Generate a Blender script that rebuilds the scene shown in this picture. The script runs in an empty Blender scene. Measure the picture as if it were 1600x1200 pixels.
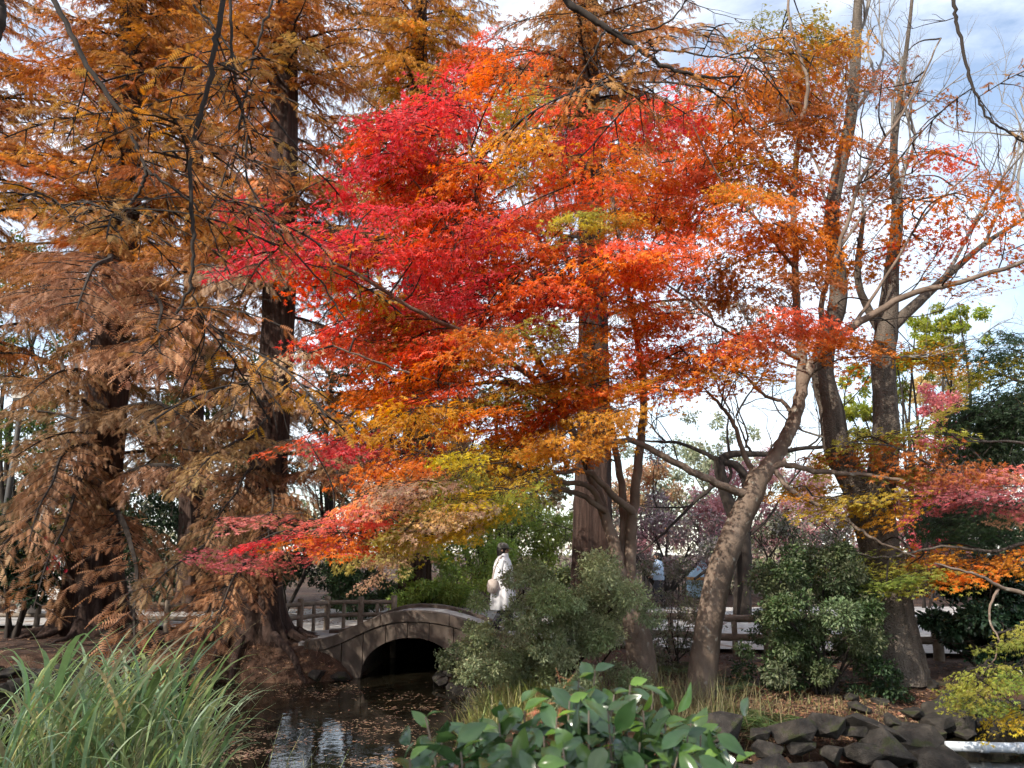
import bpy, bmesh, math, random
import numpy as np
from mathutils import Vector, Matrix

rng = np.random.default_rng(11)
random.seed(11)
U = lambda a, b: float(rng.uniform(a, b))
scene = bpy.context.scene
COL = scene.collection

# ------------------------------------------------------------------ camera
PITCH = math.radians(12.4)
CAMZ = 1.6
FPX = 1209.0
cam_d = bpy.data.cameras.new('camera')
cam_d.sensor_width = 36.0
cam_d.lens = FPX / 1600 * 36
cam_d.clip_start = 0.05
cam_d.clip_end = 3000
cam_d.dof.use_dof = True
cam_d.dof.focus_distance = 10.5
cam_d.dof.aperture_fstop = 7.0
cam = bpy.data.objects.new('camera', cam_d)
COL.objects.link(cam)
cam.location = (0, 0, CAMZ)
cam.rotation_euler = (math.radians(90) + PITCH, 0, 0)
scene.camera = cam

# ------------------------------------------------------------------ sun and sky
SUN_EL, SUN_AZ = math.radians(36), math.radians(222)      # azimuth clockwise from +Y: behind, to the left
TO_SUN = Vector((math.sin(SUN_AZ) * math.cos(SUN_EL), math.cos(SUN_AZ) * math.cos(SUN_EL), math.sin(SUN_EL)))
sd = bpy.data.lights.new('sun', 'SUN')
sd.energy = 4.6
sd.angle = math.radians(0.5)
sd.color = (1.0, 0.93, 0.82)
so = bpy.data.objects.new('sun', sd)
COL.objects.link(so)
so.location = (-20, -20, 30)
so.rotation_euler = TO_SUN.to_track_quat('Z', 'Y').to_euler()

world = bpy.data.worlds.new('World')
scene.world = world
world.use_nodes = True
wn, wl = world.node_tree.nodes, world.node_tree.links
wn.clear()
w_out = wn.new('ShaderNodeOutputWorld')
w_bg = wn.new('ShaderNodeBackground')
w_sky = wn.new('ShaderNodeTexSky')
w_sky.sky_type = 'NISHITA'
w_sky.sun_disc = False
w_sky.sun_elevation = SUN_EL
w_sky.sun_rotation = SUN_AZ
w_sky.air_density = 1.1
w_sky.dust_density = .6
w_tc = wn.new('ShaderNodeTexCoord')
w_map = wn.new('ShaderNodeMapping')
w_map.inputs['Scale'].default_value = (1.0, 1.0, 2.6)
w_no = wn.new('ShaderNodeTexNoise')
w_no.inputs['Scale'].default_value = 2.3
w_no.inputs['Detail'].default_value = 9
w_no.inputs['Roughness'].default_value = 0.58
w_no.inputs['Distortion'].default_value = 0.5
w_ramp = wn.new('ShaderNodeValToRGB')
w_ramp.color_ramp.elements[0].position = 0.36
w_ramp.color_ramp.elements[0].color = (0.10, 0.10, 0.10, 1)
w_ramp.color_ramp.elements[1].position = 0.66
w_ramp.color_ramp.elements[1].color = (0.95, 0.95, 0.95, 1)
w_mix = wn.new('ShaderNodeMixRGB')
w_mix.inputs['Color2'].default_value = (7.8, 8.2, 8.8, 1)
wl.new(w_tc.outputs['Generated'], w_map.inputs['Vector'])
wl.new(w_map.outputs['Vector'], w_no.inputs['Vector'])
wl.new(w_no.outputs['Fac'], w_ramp.inputs['Fac'])
wl.new(w_ramp.outputs['Color'], w_mix.inputs['Fac'])
wl.new(w_sky.outputs['Color'], w_mix.inputs['Color1'])
wl.new(w_mix.outputs['Color'], w_bg.inputs['Color'])
w_bg.inputs['Strength'].default_value = 0.15
wl.new(w_bg.outputs['Background'], w_out.inputs['Surface'])

scene.view_settings.view_transform = 'Standard'
scene.view_settings.look = 'None'
scene.view_settings.exposure = 0.6
scene.view_settings.gamma = 1.0
scene.view_settings.use_curve_mapping = False
scene.render.engine = 'CYCLES'
scene.cycles.max_bounces = 5
scene.cycles.diffuse_bounces = 3
scene.cycles.glossy_bounces = 2
scene.cycles.transmission_bounces = 3
scene.cycles.use_adaptive_sampling = True
scene.cycles.adaptive_threshold = 0.03
scene.cycles.caustics_reflective = False
scene.cycles.caustics_refractive = False
scene.cycles.use_denoising = True
scene.cycles.debug_use_spatial_splits = True

# ------------------------------------------------------------------ placing helpers
SP, CP = math.sin(PITCH), math.cos(PITCH)
def P(px, py, Y):
    """world point at depth Y seen where the photograph shows (px, py)"""
    u, v = (px - 800) / FPX, (600 - py) / FPX
    ry, rz = CP - v * SP, SP + v * CP
    t = Y / ry
    return np.array([u * t, Y, CAMZ + rz * t])
def G(px, py, z):
    u, v = (px - 800) / FPX, (600 - py) / FPX
    ry, rz = CP - v * SP, SP + v * CP
    t = (z - CAMZ) / rz
    return np.array([u * t, ry * t, z])
def nrm(v):
    v = np.asarray(v, float)
    return v / (np.linalg.norm(v, axis=-1, keepdims=True) + 1e-9)
UP = np.array([0, 0, 1.0])

WLOC = {}
def tag(o, label=None, cat=None, group=None, kind=None):
    if label: o['label'] = label
    if cat: o['category'] = cat
    if group: o['group'] = group
    if kind: o['kind'] = kind
    return o
def thing(name, label, cat, loc, group=None):
    o = bpy.data.objects.new(name, None)
    o.empty_display_size = 0.2
    COL.objects.link(o)
    o.location = tuple(loc)
    WLOC[o.name] = np.array(loc, float)
    return tag(o, label, cat, group)
def put(name, me, parent=None, loc=None, rot=None, scale=None):
    """link a mesh; loc is in world space"""
    o = bpy.data.objects.new(name, me)
    COL.objects.link(o)
    base = WLOC[parent.name] if parent else np.zeros(3)
    l = np.array(loc, float) if loc is not None else (base.copy() if parent else np.zeros(3))
    WLOC[o.name] = l
    o.location = tuple(l - base)
    if rot is not None: o.rotation_euler = rot
    if scale is not None: o.scale = scale
    if parent: o.parent = parent
    return o

# ------------------------------------------------------------------ mesh collector
class Geo:
    def __init__(s):
        s.V, s.Q, s.T, s.qc, s.tc, s.n = [], [], [], [], [], 0
    def add(s, V, Q=None, T=None, col=(0.5, 0.5, 0.5), qcol=None, tcol=None):
        V = np.asarray(V, float).reshape(-1, 3)
        s.V.append(V)
        if Q is not None and len(Q):
            Q = np.asarray(Q, int)
            s.Q.append(Q + s.n)
            s.qc.append(qcol if qcol is not None else np.tile(np.asarray(col, float), (len(Q), 1)))
        if T is not None and len(T):
            T = np.asarray(T, int)
            s.T.append(T + s.n)
            s.tc.append(tcol if tcol is not None else np.tile(np.asarray(col, float), (len(T), 1)))
        s.n += len(V)
        return s
    def mesh(s, name, mat, origin=(0, 0, 0), smooth=True):
        V = np.concatenate(s.V) - np.asarray(origin, float)
        Q = np.concatenate(s.Q) if s.Q else np.zeros((0, 4), int)
        T = np.concatenate(s.T) if s.T else np.zeros((0, 3), int)
        me = bpy.data.meshes.new(name)
        me.vertices.add(len(V))
        me.vertices.foreach_set('co', V.astype(np.float32).ravel())
        nl = len(Q) * 4 + len(T) * 3
        me.loops.add(nl)
        me.loops.foreach_set('vertex_index', np.concatenate([Q.ravel(), T.ravel()]).astype(np.int32))
        nf = len(Q) + len(T)
        me.polygons.add(nf)
        ls = np.concatenate([np.arange(len(Q)) * 4, len(Q) * 4 + np.arange(len(T)) * 3]).astype(np.int32)
        me.polygons.foreach_set('loop_start', ls)
        me.polygons.foreach_set('use_smooth', np.full(nf, smooth))
        c = np.concatenate((s.qc if s.Q else []) + (s.tc if s.T else []))
        at = me.attributes.new('col', 'FLOAT_COLOR', 'FACE')
        c4 = np.ones((nf, 4), np.float32)
        c4[:, :3] = np.clip(c, 0, 4)
        at.data.foreach_set('color', c4.ravel())
        me.update(calc_edges=True)
        me.materials.append(mat)
        return me
    def build(s, name, mat, parent=None, smooth=True, kind=None):
        base = WLOC[parent.name] if parent else np.zeros(3)
        me = s.mesh(name, mat, base, smooth)
        o = put(name, me, parent, loc=base)
        if kind: o['kind'] = kind
        return o

def combo_mesh(name, gw, gl, mw, ml):
    """one mesh of wood and leaves with two materials"""
    g = Geo()
    nq = sum(len(q) for q in gw.Q) + sum(len(q) for q in gl.Q)
    wq = sum(len(q) for q in gw.Q); wt = sum(len(t) for t in gw.T); lq = sum(len(q) for q in gl.Q); lt = sum(len(t) for t in gl.T)
    g.V = gw.V + gl.V
    g.Q = gw.Q + [q + gw.n for q in gl.Q]; g.T = gw.T + [t + gw.n for t in gl.T]
    g.qc = gw.qc + gl.qc; g.tc = gw.tc + gl.tc
    me = g.mesh(name, mw, smooth=False)
    me.materials.append(ml)
    idx = np.r_[np.zeros(wq), np.ones(lq), np.zeros(wt), np.ones(lt)].astype(np.int32)
    me.polygons.foreach_set('material_index', idx)
    return me

def smooth_path(pts, n=6):
    """Catmull-Rom through pts (rows of any width)"""
    p = np.asarray(pts, float)
    if len(p) < 3: 
        t = np.linspace(0, 1, n + 1)[:, None]
        return p[0] * (1 - t) + p[-1] * t
    q = np.vstack([2 * p[0] - p[1], p, 2 * p[-1] - p[-2]])
    out = []
    for i in range(1, len(q) - 2):
        t = np.linspace(0, 1, n, endpoint=False)[:, None]
        a, b, c, d = q[i - 1], q[i], q[i + 1], q[i + 2]
        out.append(0.5 * ((2 * b) + (-a + c) * t + (2 * a - 5 * b + 4 * c - d) * t ** 2 + (-a + 3 * b - 3 * c + d) * t ** 3))
    out.append(p[-1:])
    return np.vstack(out)

def tube(g, pts, rad, sides=6, col=(0.5, 0.5, 0.5), flute=0.0, seed=0, cap=False):
    pts = np.asarray(pts, float)
    n = len(pts)
    rad = np.broadcast_to(np.asarray(rad, float), (n,)) if np.ndim(rad) == 0 else np.asarray(rad, float)
    d = np.gradient(pts, axis=0)
    d = nrm(d)
    ref = np.array([1.0, 0.13, 0.07]) if abs(d[0][0]) < 0.8 else np.array([0.1, 1.0, 0.1])
    X = np.zeros_like(pts); Yv = np.zeros_like(pts)
    x = ref
    for i in range(n):
        x = x - d[i] * np.dot(x, d[i]); x /= np.linalg.norm(x) + 1e-9
        X[i] = x; Yv[i] = np.cross(d[i], x)
    a = np.linspace(0, 2 * math.pi, sides, endpoint=False)
    R = rad[:, None] * np.ones(sides)
    if np.any(np.asarray(flute) > 0):
        r2 = np.random.default_rng(seed)
        ph = r2.uniform(0, 6.28, 6)
        k = np.array([3, 5, 7, 9, 11, 14])
        am = np.array([.30, .32, .26, .2, .16, .14])
        tt = np.linspace(0, 1, n)[:, None]
        f = sum(am[j] * np.sin(k[j] * a[None, :] + ph[j] + 1.5 * math.sin(ph[j]) * tt * 3) for j in range(6))
        fl = np.asarray(flute, float)
        fl = fl[:, None] if fl.ndim else fl
        R = R * (1 + fl * f + 0.02 * r2.normal(size=(n, sides)))
    V = pts[:, None, :] + R[:, :, None] * (np.cos(a)[None, :, None] * X[:, None, :] + np.sin(a)[None, :, None] * Yv[:, None, :])
    i, j = np.meshgrid(np.arange(n - 1), np.arange(sides), indexing='ij')
    j2 = (j + 1) % sides
    Q = np.stack([i * sides + j, i * sides + j2, (i + 1) * sides + j2, (i + 1) * sides + j], -1).reshape(-1, 4)
    V = V.reshape(-1, 3); T = None
    if cap:
        V = np.vstack([V, pts[0], pts[-1]])
        m = n * sides
        T = [(m, (k + 1) % sides, k) for k in range(sides)] + [(m + 1, (n - 1) * sides + k, (n - 1) * sides + (k + 1) % sides) for k in range(sides)]
    g.add(V, Q=Q, T=T, col=col)

def frames(d, nn):
    y = nrm(d)
    z = nn - (nn * y).sum(-1, keepdims=True) * y
    z = nrm(z)
    x = np.cross(y, z)
    return np.stack([x, y, z], -1)            # columns

def inst(g, tpl, pos, R, sc, cols):
    V, T = tpl
    N = len(pos)
    if N == 0: return
    sc = np.asarray(sc, float)
    sc = sc[:, None] if sc.ndim == 1 else sc
    W = V[None, :, :] * sc[:, None, :] if sc.shape[1] == 3 else V[None] * sc[:, None, :]
    W = np.einsum('nij,nkj->nki', R, W) + pos[:, None, :]
    F = (T[None] + (np.arange(N) * len(V))[:, None, None]).reshape(-1, 3)
    g.add(W.reshape(-1, 3), T=F, tcol=np.repeat(cols, len(T), axis=0))

def jcol(cs, n, v=0.18, h=0.06):
    """n colours from a list of (r,g,b) with brightness and hue jitter"""
    cs = np.asarray(cs, float)
    c = cs[rng.integers(0, len(cs), n)]
    k = rng.uniform(0, 1, (n, 1))
    c2 = cs[rng.integers(0, len(cs), n)]
    c = c * (1 - 0.4 * k) + c2 * 0.4 * k
    c = c * np.exp(rng.normal(0, v, (n, 1))) * (1 + rng.normal(0, h, (n, 3)))
    return np.clip(c, 0.004, 0.95)

# ------------------------------------------------------------------ leaf templates (base at origin, tip along +Y, face +Z)
def tpl_maple(angles, lens, notch):
    V = [(0, 0, 0)]; T = []
    ang = [math.radians(a) for a in angles]
    nts = [ang[0] - 0.35] + [(ang[i] + ang[i + 1]) / 2 for i in range(len(ang) - 1)] + [ang[-1] + 0.35]
    for a, l in zip(ang, lens): V.append((math.sin(a) * l, math.cos(a) * l, -0.22 * l * l))
    b = len(V)
    for a in nts: V.append((math.sin(a) * notch, math.cos(a) * notch, 0.05))
    for i in range(len(ang)):
        T.append((0, 1 + i, b + i)); T.append((0, b + i + 1, 1 + i))
    V = np.array(V, float); V[:, 1] += 0.15
    return V, np.array(T)
MAPLE7 = tpl_maple([-125, -84, -42, 0, 42, 84, 125], [.5, .8, .97, 1.05, .97, .8, .5], .33)
MAPLE5 = tpl_maple([-100, -50, 0, 50, 100], [.7, .95, 1.05, .95, .7], .36)
def tpl_meta(n, w):
    V = []; T = []
    for i in range(n):
        y = 0.05 + 0.9 * i / n
        y2 = y + 0.72 / n
        prof = math.sin(math.pi * (0.12 + 0.80 * (i + .5) / n)) ** .7
        for s in (-1, 1):
            b = len(V)
            V += [(0, y, -.10 * y * y), (0, y2, -.10 * y * y), (s * w * prof, y + .10, -.05 - .10 * y * y)]
            T.append((b, b + 1, b + 2) if s < 0 else (b, b + 2, b + 1))
    V += [(-.008, 0, 0), (.008, 0, 0), (0, 1.02, -.10)]; b = len(V)
    T.append((b - 3, b - 2, b - 1))
    return np.array(V, float), np.array(T)
META = tpl_meta(7, .24)
METAF = tpl_meta(4, .27)
DIAM = (np.array([(0, 0, 0), (.27, .5, .07), (0, 1, -.05), (-.27, .5, .07)], float), np.array([(0, 1, 2), (0, 2, 3)]))
BROAD = (np.array([(0, 0, 0), (.2, .3, .06), (.24, .6, .05), (0, 1, -.12), (-.24, .6, .05), (-.2, .3, .06), (0, .32, 0), (0, .65, -.02)], float),
         np.array([(0, 1, 6), (6, 1, 2), (6, 2, 7), (7, 2, 3), (0, 6, 5), (6, 4, 5), (6, 7, 4), (7, 3, 4)]))

# ------------------------------------------------------------------ materials
def new_mat(name):
    m = bpy.data.materials.new(name)
    m.use_nodes = True
    n, l = m.node_tree.nodes, m.node_tree.links
    n.clear()
    out = n.new('ShaderNodeOutputMaterial')
    return m, n, l, out
def leaf_mat(name, trans=0.35, rough=0.5, spec=0.35, boost=1.25):
    m, n, l, out = new_mat(name)
    at = n.new('ShaderNodeAttribute'); at.attribute_name = 'col'
    geo = n.new('ShaderNodeNewGeometry')
    no = n.new('ShaderNodeTexNoise'); no.inputs['Scale'].default_value = 35
    l.new(geo.outputs['Position'], no.inputs['Vector'])
    hsv = n.new('ShaderNodeHueSaturation')
    mr = n.new('ShaderNodeMapRange'); mr.inputs[3].default_value = .75; mr.inputs[4].default_value = 1.25
    l.new(no.outputs['Fac'], mr.inputs[0]); l.new(mr.outputs[0], hsv.inputs['Value'])
    oi = n.new('ShaderNodeObjectInfo')
    ml = n.new('ShaderNodeMixRGB'); ml.blend_type = 'MULTIPLY'; ml.inputs['Fac'].default_value = 1
    l.new(at.outputs['Color'], ml.inputs['Color1']); l.new(oi.outputs['Color'], ml.inputs['Color2'])
    l.new(ml.outputs['Color'], hsv.inputs['Color'])
    p = n.new('ShaderNodeBsdfPrincipled')
    p.inputs['Roughness'].default_value = rough
    p.inputs['Specular IOR Level'].default_value = spec
    l.new(hsv.outputs['Color'], p.inputs['Base Color'])
    t = n.new('ShaderNodeBsdfTranslucent')
    h2 = n.new('ShaderNodeHueSaturation'); h2.inputs['Value'].default_value = boost; h2.inputs['Saturation'].default_value = 1.1
    l.new(hsv.outputs['Color'], h2.inputs['Color']); l.new(h2.outputs['Color'], t.inputs['Color'])
    mx = n.new('ShaderNodeMixShader'); mx.inputs[0].default_value = trans
    l.new(p.outputs[0], mx.inputs[1]); l.new(t.outputs[0], mx.inputs[2])
    l.new(mx.outputs[0], out.inputs['Surface'])
    return m
def noise_mat(name, cols, scale=5, stretch=(1, 1, 1), bump=.4, bdist=.02, rough=.85, detail=8, fine=None, spots=None, spec=.3, coord='Object'):
    """colour ramp over stretched noise + bump; spots = (scale, threshold, colour)"""
    m, n, l, out = new_mat(name)
    tc = n.new('ShaderNodeTexCoord')
    mp = n.new('ShaderNodeMapping'); mp.inputs['Scale'].default_value = stretch
    l.new(tc.outputs[coord], mp.inputs['Vector'])
    no = n.new('ShaderNodeTexNoise'); no.inputs['Scale'].default_value = scale
    no.inputs['Detail'].default_value = detail; no.inputs['Roughness'].default_value = .65
    l.new(mp.outputs[0], no.inputs['Vector'])
    rp = n.new('ShaderNodeValToRGB')
    el = rp.color_ramp.elements
    k = len(cols)
    el[0].position = .28; el[0].color = (*cols[0], 1)
    el[1].position = .72; el[1].color = (*cols[-1], 1)
    for i in range(1, k - 1):
        e = el.new(.28 + .44 * i / (k - 1)); e.color = (*cols[i], 1)
    l.new(no.outputs['Fac'], rp.inputs['Fac'])
    colour = rp.outputs['Color']
    if spots:
        n2 = n.new('ShaderNodeTexNoise'); n2.inputs['Scale'].default_value = spots[0]; n2.inputs['Detail'].default_value = 5
        l.new(tc.outputs[coord], n2.inputs['Vector'])
        r2 = n.new('ShaderNodeMapRange'); r2.inputs[1].default_value = spots[1]; r2.inputs[2].default_value = spots[1] + .08
        l.new(n2.outputs['Fac'], r2.inputs[0])
        mx = n.new('ShaderNodeMixRGB'); mx.inputs['Color2'].default_value = (*spots[2], 1)
        l.new(r2.outputs[0], mx.inputs['Fac']); l.new(colour, mx.inputs['Color1'])
        colour = mx.outputs['Color']
    p = n.new('ShaderNodeBsdfPrincipled')
    p.inputs['Roughness'].default_value = rough
    p.inputs['Specular IOR Level'].default_value = spec
    l.new(colour, p.inputs['Base Color'])
    b = n.new('ShaderNodeBump'); b.inputs['Strength'].default_value = bump; b.inputs['Distance'].default_value = bdist
    h = no.outputs['Fac']
    if fine:
        n3 = n.new('ShaderNodeTexNoise'); n3.inputs['Scale'].default_value = fine; n3.inputs['Detail'].default_value = 4
        l.new(tc.outputs[coord], n3.inputs['Vector'])
        ad = n.new('ShaderNodeMath'); ad.operation = 'ADD'
        l.new(h, ad.inputs[0]); l.new(n3.outputs['Fac'], ad.inputs[1]); h = ad.outputs[0]
    l.new(h, b.inputs['Height']); l.new(b.outputs[0], p.inputs['Normal'])
    l.new(p.outputs[0], out.inputs['Surface'])
    return m

M = {}
M['leaf'] = leaf_mat('autumn_leaf', .5, .45, .4, 1.3)
M['needle'] = leaf_mat('feathery_leaf', .38, .6, .25, 1.2)
M['glossy'] = leaf_mat('glossy_leaf', .22, .24, .6, 1.5)
M['green'] = leaf_mat('green_leaf', .3, .5, .4, 1.3)
M['blade'] = leaf_mat('reed_blade', .35, .5, .35, 1.2)
M['litter'] = leaf_mat('dead_leaf', .1, .8, .15, 1.0)
M['meta_bark'] = noise_mat('reddish_fibrous_bark', [(.016, .010, .008), (.065, .038, .029), (.13, .082, .066)], 15, (1, 1, .045), 1.0, .06, .95, fine=60)
M['maple_bark'] = noise_mat('smooth_grey_brown_bark', [(.085, .060, .044), (.16, .115, .085), (.24, .18, .14)], 4, (1, 1, .5), .5, .015, .85, fine=45, spots=(9, .62, (.30, .27, .22)))
M['dark_bark'] = noise_mat('dark_bark', [(.018, .014, .012), (.05, .038, .03)], 12, (1, 1, .3), .6, .01, .9)
M['grey_bark'] = noise_mat('furrowed_grey_bark', [(.05, .038, .03), (.12, .095, .075), (.19, .155, .125)], 10, (1, 1, .16), 1.0, .04, .95, fine=50)
M['pale_bark'] = noise_mat('pale_bark', [(.16, .14, .12), (.30, .27, .24)], 6, (1, 1, .3), .5, .01, .85)
M['soil'] = noise_mat('bank_soil', [(.030, .018, .012), (.075, .040, .026), (.13, .075, .045)], 3.0, (1, 1, 1), .8, .05, .95, 12, fine=40, spots=(1.1, .60, (.05, .05, .022)))
M['gravel'] = noise_mat('path_gravel', [(.27, .25, .235), (.38, .36, .34), (.46, .44, .42)], 8, (1, 1, 1), .4, .01, .95, 12, fine=120, spots=(2.3, .60, (.22, .15, .10)))
M['concrete'] = noise_mat('weathered_concrete', [(.05, .037, .029), (.095, .072, .057), (.15, .12, .098)], 5, (1, 1, .5), .35, .01, .9, 10, fine=80, spots=(6, .63, (.07, .06, .045)))
M['deck'] = noise_mat('deck_concrete', [(.26, .25, .245), (.36, .35, .345)], 7, (1, 1, 1), .3, .008, .9, fine=90)
M['stone'] = noise_mat('dark_pond_stone', [(.014, .012, .010), (.036, .030, .025), (.075, .064, .052)], 5, (1, 1, 1), .6, .03, .8, 10, fine=40, spots=(3.5, .58, (.040, .042, .018)))
M['wood'] = noise_mat('weathered_log', [(.10, .075, .055), (.19, .15, .115), (.27, .22, .175)], 8, (1, 1, 1), .5, .01, .9, fine=60)
M['white'] = noise_mat('pale_wall_paint', [(.62, .61, .58), (.74, .73, .70)], 3, (1, 1, 1), .1, .005, .7)
M['pipe'] = noise_mat('grey_white_plastic', [(.52, .56, .62), (.66, .70, .75)], 4, (1, 1, 1), .1, .003, .4, spots=(11, .62, (.34, .35, .34)))
M['metal'] = noise_mat('painted_post', [(.035, .033, .03), (.07, .065, .06)], 6, (1, 1, 1), .1, .003, .5)
M['roof'] = noise_mat('dull_roof', [(.10, .09, .085), (.17, .155, .14)], 6, (1, 1, 1), .3, .01, .8)
def plain(name, c, rough=.8, spec=.3): return noise_mat(name, [tuple(k * .85 for k in c), c], 25, (1, 1, 1), .2, .004, rough, 4, spec=spec)
M['cloth_white'] = plain('white_cloth', (.72, .72, .74))
M['cloth_blue'] = plain('pale_blue_cloth', (.34, .45, .60))
M['cloth_dark'] = plain('dark_cloth', (.03, .03, .04))
M['skin'] = plain('skin', (.36, .21, .15), .6)
M['hair'] = plain('hair', (.012, .009, .008), .6)
M['cap'] = plain('olive_cap', (.13, .125, .11))
M['bag'] = plain('beige_bag', (.42, .36, .32))
M['tent'] = plain('pale_blue_canvas', (.45, .62, .74))
M['orange'] = plain('orange_trim', (.70, .36, .12))
M['lamp_glass'] = plain('frosted_glass', (.62, .60, .55), .3)

def water_mat():
    m, n, l, out = new_mat('dark_pond_water')
    p = n.new('ShaderNodeBsdfPrincipled')
    p.inputs['Base Color'].default_value = (.012, .010, .006, 1)
    p.inputs['Roughness'].default_value = .04
    p.inputs['IOR'].default_value = 1.33
    tc = n.new('ShaderNodeTexCoord')
    no = n.new('ShaderNodeTexNoise'); no.inputs['Scale'].default_value = 7; no.inputs['Detail'].default_value = 3
    b = n.new('ShaderNodeBump'); b.inputs['Strength'].default_value = .12; b.inputs['Distance'].default_value = .02
    l.new(tc.outputs['Object'], no.inputs['Vector']); l.new(no.outputs['Fac'], b.inputs['Height']); l.new(b.outputs[0], p.inputs['Normal'])
    l.new(p.outputs[0], out.inputs['Surface'])
    return m
M['water'] = water_mat()

# ------------------------------------------------------------------ ground, pond, path
WZ = -0.55
pg = lambda x, y: tuple(G(x, y, WZ)[:2])
POND = [(-14, 12.5), pg(0, 1082), pg(150, 1074), pg(340, 1066), pg(470, 1068), pg(545, 1062), pg(578, 1052),
        (-2.62, 17.0), (-2.5, 20.5), (-1.3, 20.5), (-1.30, 17.0), pg(704, 1050), pg(690, 1072), pg(745, 1090), pg(738, 1140), pg(700, 1205),
        (-0.55, 7.55), (0.9, 7.6), pg(1140, 1206), pg(1300, 1206), pg(1470, 1200), pg(1488, 1150), pg(1600, 1140), (8.5, 9.6), (14, 10),
        (14, 3.3), (-14, 3.3)]
POND = np.array(POND)
def pond_dist(X, Y):
    pts = np.stack([X, Y], -1)
    d = np.full(X.shape, 1e9); inside = np.zeros(X.shape, bool)
    n = len(POND)
    for i in range(n):
        a, b = POND[i], POND[(i + 1) % n]
        ab = b - a
        t = np.clip(((pts - a) @ ab) / (ab @ ab), 0, 1)
        q = a + t[..., None] * ab
        d = np.minimum(d, np.linalg.norm(pts - q, axis=-1))
        c = ((a[1] > Y) != (b[1] > Y)) & (X < (b[0] - a[0]) * (Y - a[1]) / (b[1] - a[1] + 1e-12) + a[0])
        inside ^= c
    return np.where(inside, -d, d)
def bumps(X, Y):
    return (np.sin(X * 1.7 + 1.3 * np.sin(Y * 1.1)) * np.sin(Y * 2.1 + X * .6) * .5 + np.sin(X * 4.3 + Y * 1.9) * np.sin(Y * 3.7 - X * 2.2) * .3
            + np.sin(X * 9.1 - Y * 3) * np.sin(Y * 8.3 + X * 2) * .2)
def height(X, Y):
    X = np.asarray(X, float); Y = np.asarray(Y, float)
    d = pond_dist(X, Y)
    wid = np.where((X < -1.9) & (Y > 12.2), .62, 1.0)
    s = np.clip(d / wid, 0, 1); s = s * (2 - s)
    island = np.clip((X + 0.6) / .8, 0, 1) * np.clip((12.2 - Y) / 1.5, 0, 1)
    h = np.where(d > 0, WZ - .04 + s * (.55 - .14 * island), WZ - .04 - np.minimum(.5, .7 * (-d)))
    far = np.clip((np.hypot(X, Y) - 40) / 60, 0, 1)
    h = h + np.where(d > 0, 0.045 * bumps(X, Y) * np.clip(d / .5, 0, 1), 0) * (1 - far) * np.clip((17.6 - Y) / 1.0, .1, 1)
    return h
gx = np.concatenate([[-900, -400, -180, -90, -50, -30, -22], np.arange(-16, 16.01, .17), [22, 30, 50, 90, 180, 400, 900]])
gy = np.concatenate([[-900, -300, -100, -40, -15, -6], np.arange(-2, 24.01, .17), [26, 29, 34, 42, 60, 90, 180, 400, 1200]])
GX, GY = np.meshgrid(gx, gy, indexing='ij')
GZ = height(GX, GY)
g = Geo()
nx, ny = len(gx), len(gy)
i, j = np.meshgrid(np.arange(nx - 1), np.arange(ny - 1), indexing='ij')
Q = np.stack([i * ny + j, (i + 1) * ny + j, (i + 1) * ny + j + 1, i * ny + j + 1], -1).reshape(-1, 4)
g.add(np.stack([GX, GY, GZ], -1).reshape(-1, 3), Q=Q)
tag(g.build('ground', M['soil']), 'brown leaf strewn soil of the pond banks and park floor', 'ground', kind='structure')
g = Geo()
g.add([(-16, 2.6, WZ), (16, 2.6, WZ), (16, 22, WZ), (-16, 22, WZ)], Q=[(0, 1, 2, 3)])
tag(g.build('pond_water', M['water'], smooth=False), 'dark still pond water with floating leaves and reflections', 'water', kind='structure')

def sheet(name, outline, z, mat, label, cat):
    bm = bmesh.new()
    f = bm.faces.new([bm.verts.new((x, y, z)) for x, y in outline])
    bmesh.ops.triangulate(bm, faces=[f])
    me = bpy.data.meshes.new(name); bm.to_mesh(me); bm.free()
    me.materials.append(mat)
    return tag(put(name, me), label, cat, kind='structure')
sheet('path', [(-40, 18.4), (-9, 18.2), (-4.6, 17.3), (-3.7, 15.3), (-3.2, 15.2), (-3.2, 17.2), (-2.9, 20.8), (-1.0, 20.8), (-0.9, 17.0), (-0.3, 15.2), (0.6, 14.9), (3, 13.9), (8, 13.0), (16, 12.6), (40, 12), (40, 25.5), (10, 24.5), (-8, 23.5), (-40, 23)],
      0.03, M['gravel'], 'pale gravel path crossing behind the pond and bridge', 'path')

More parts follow.
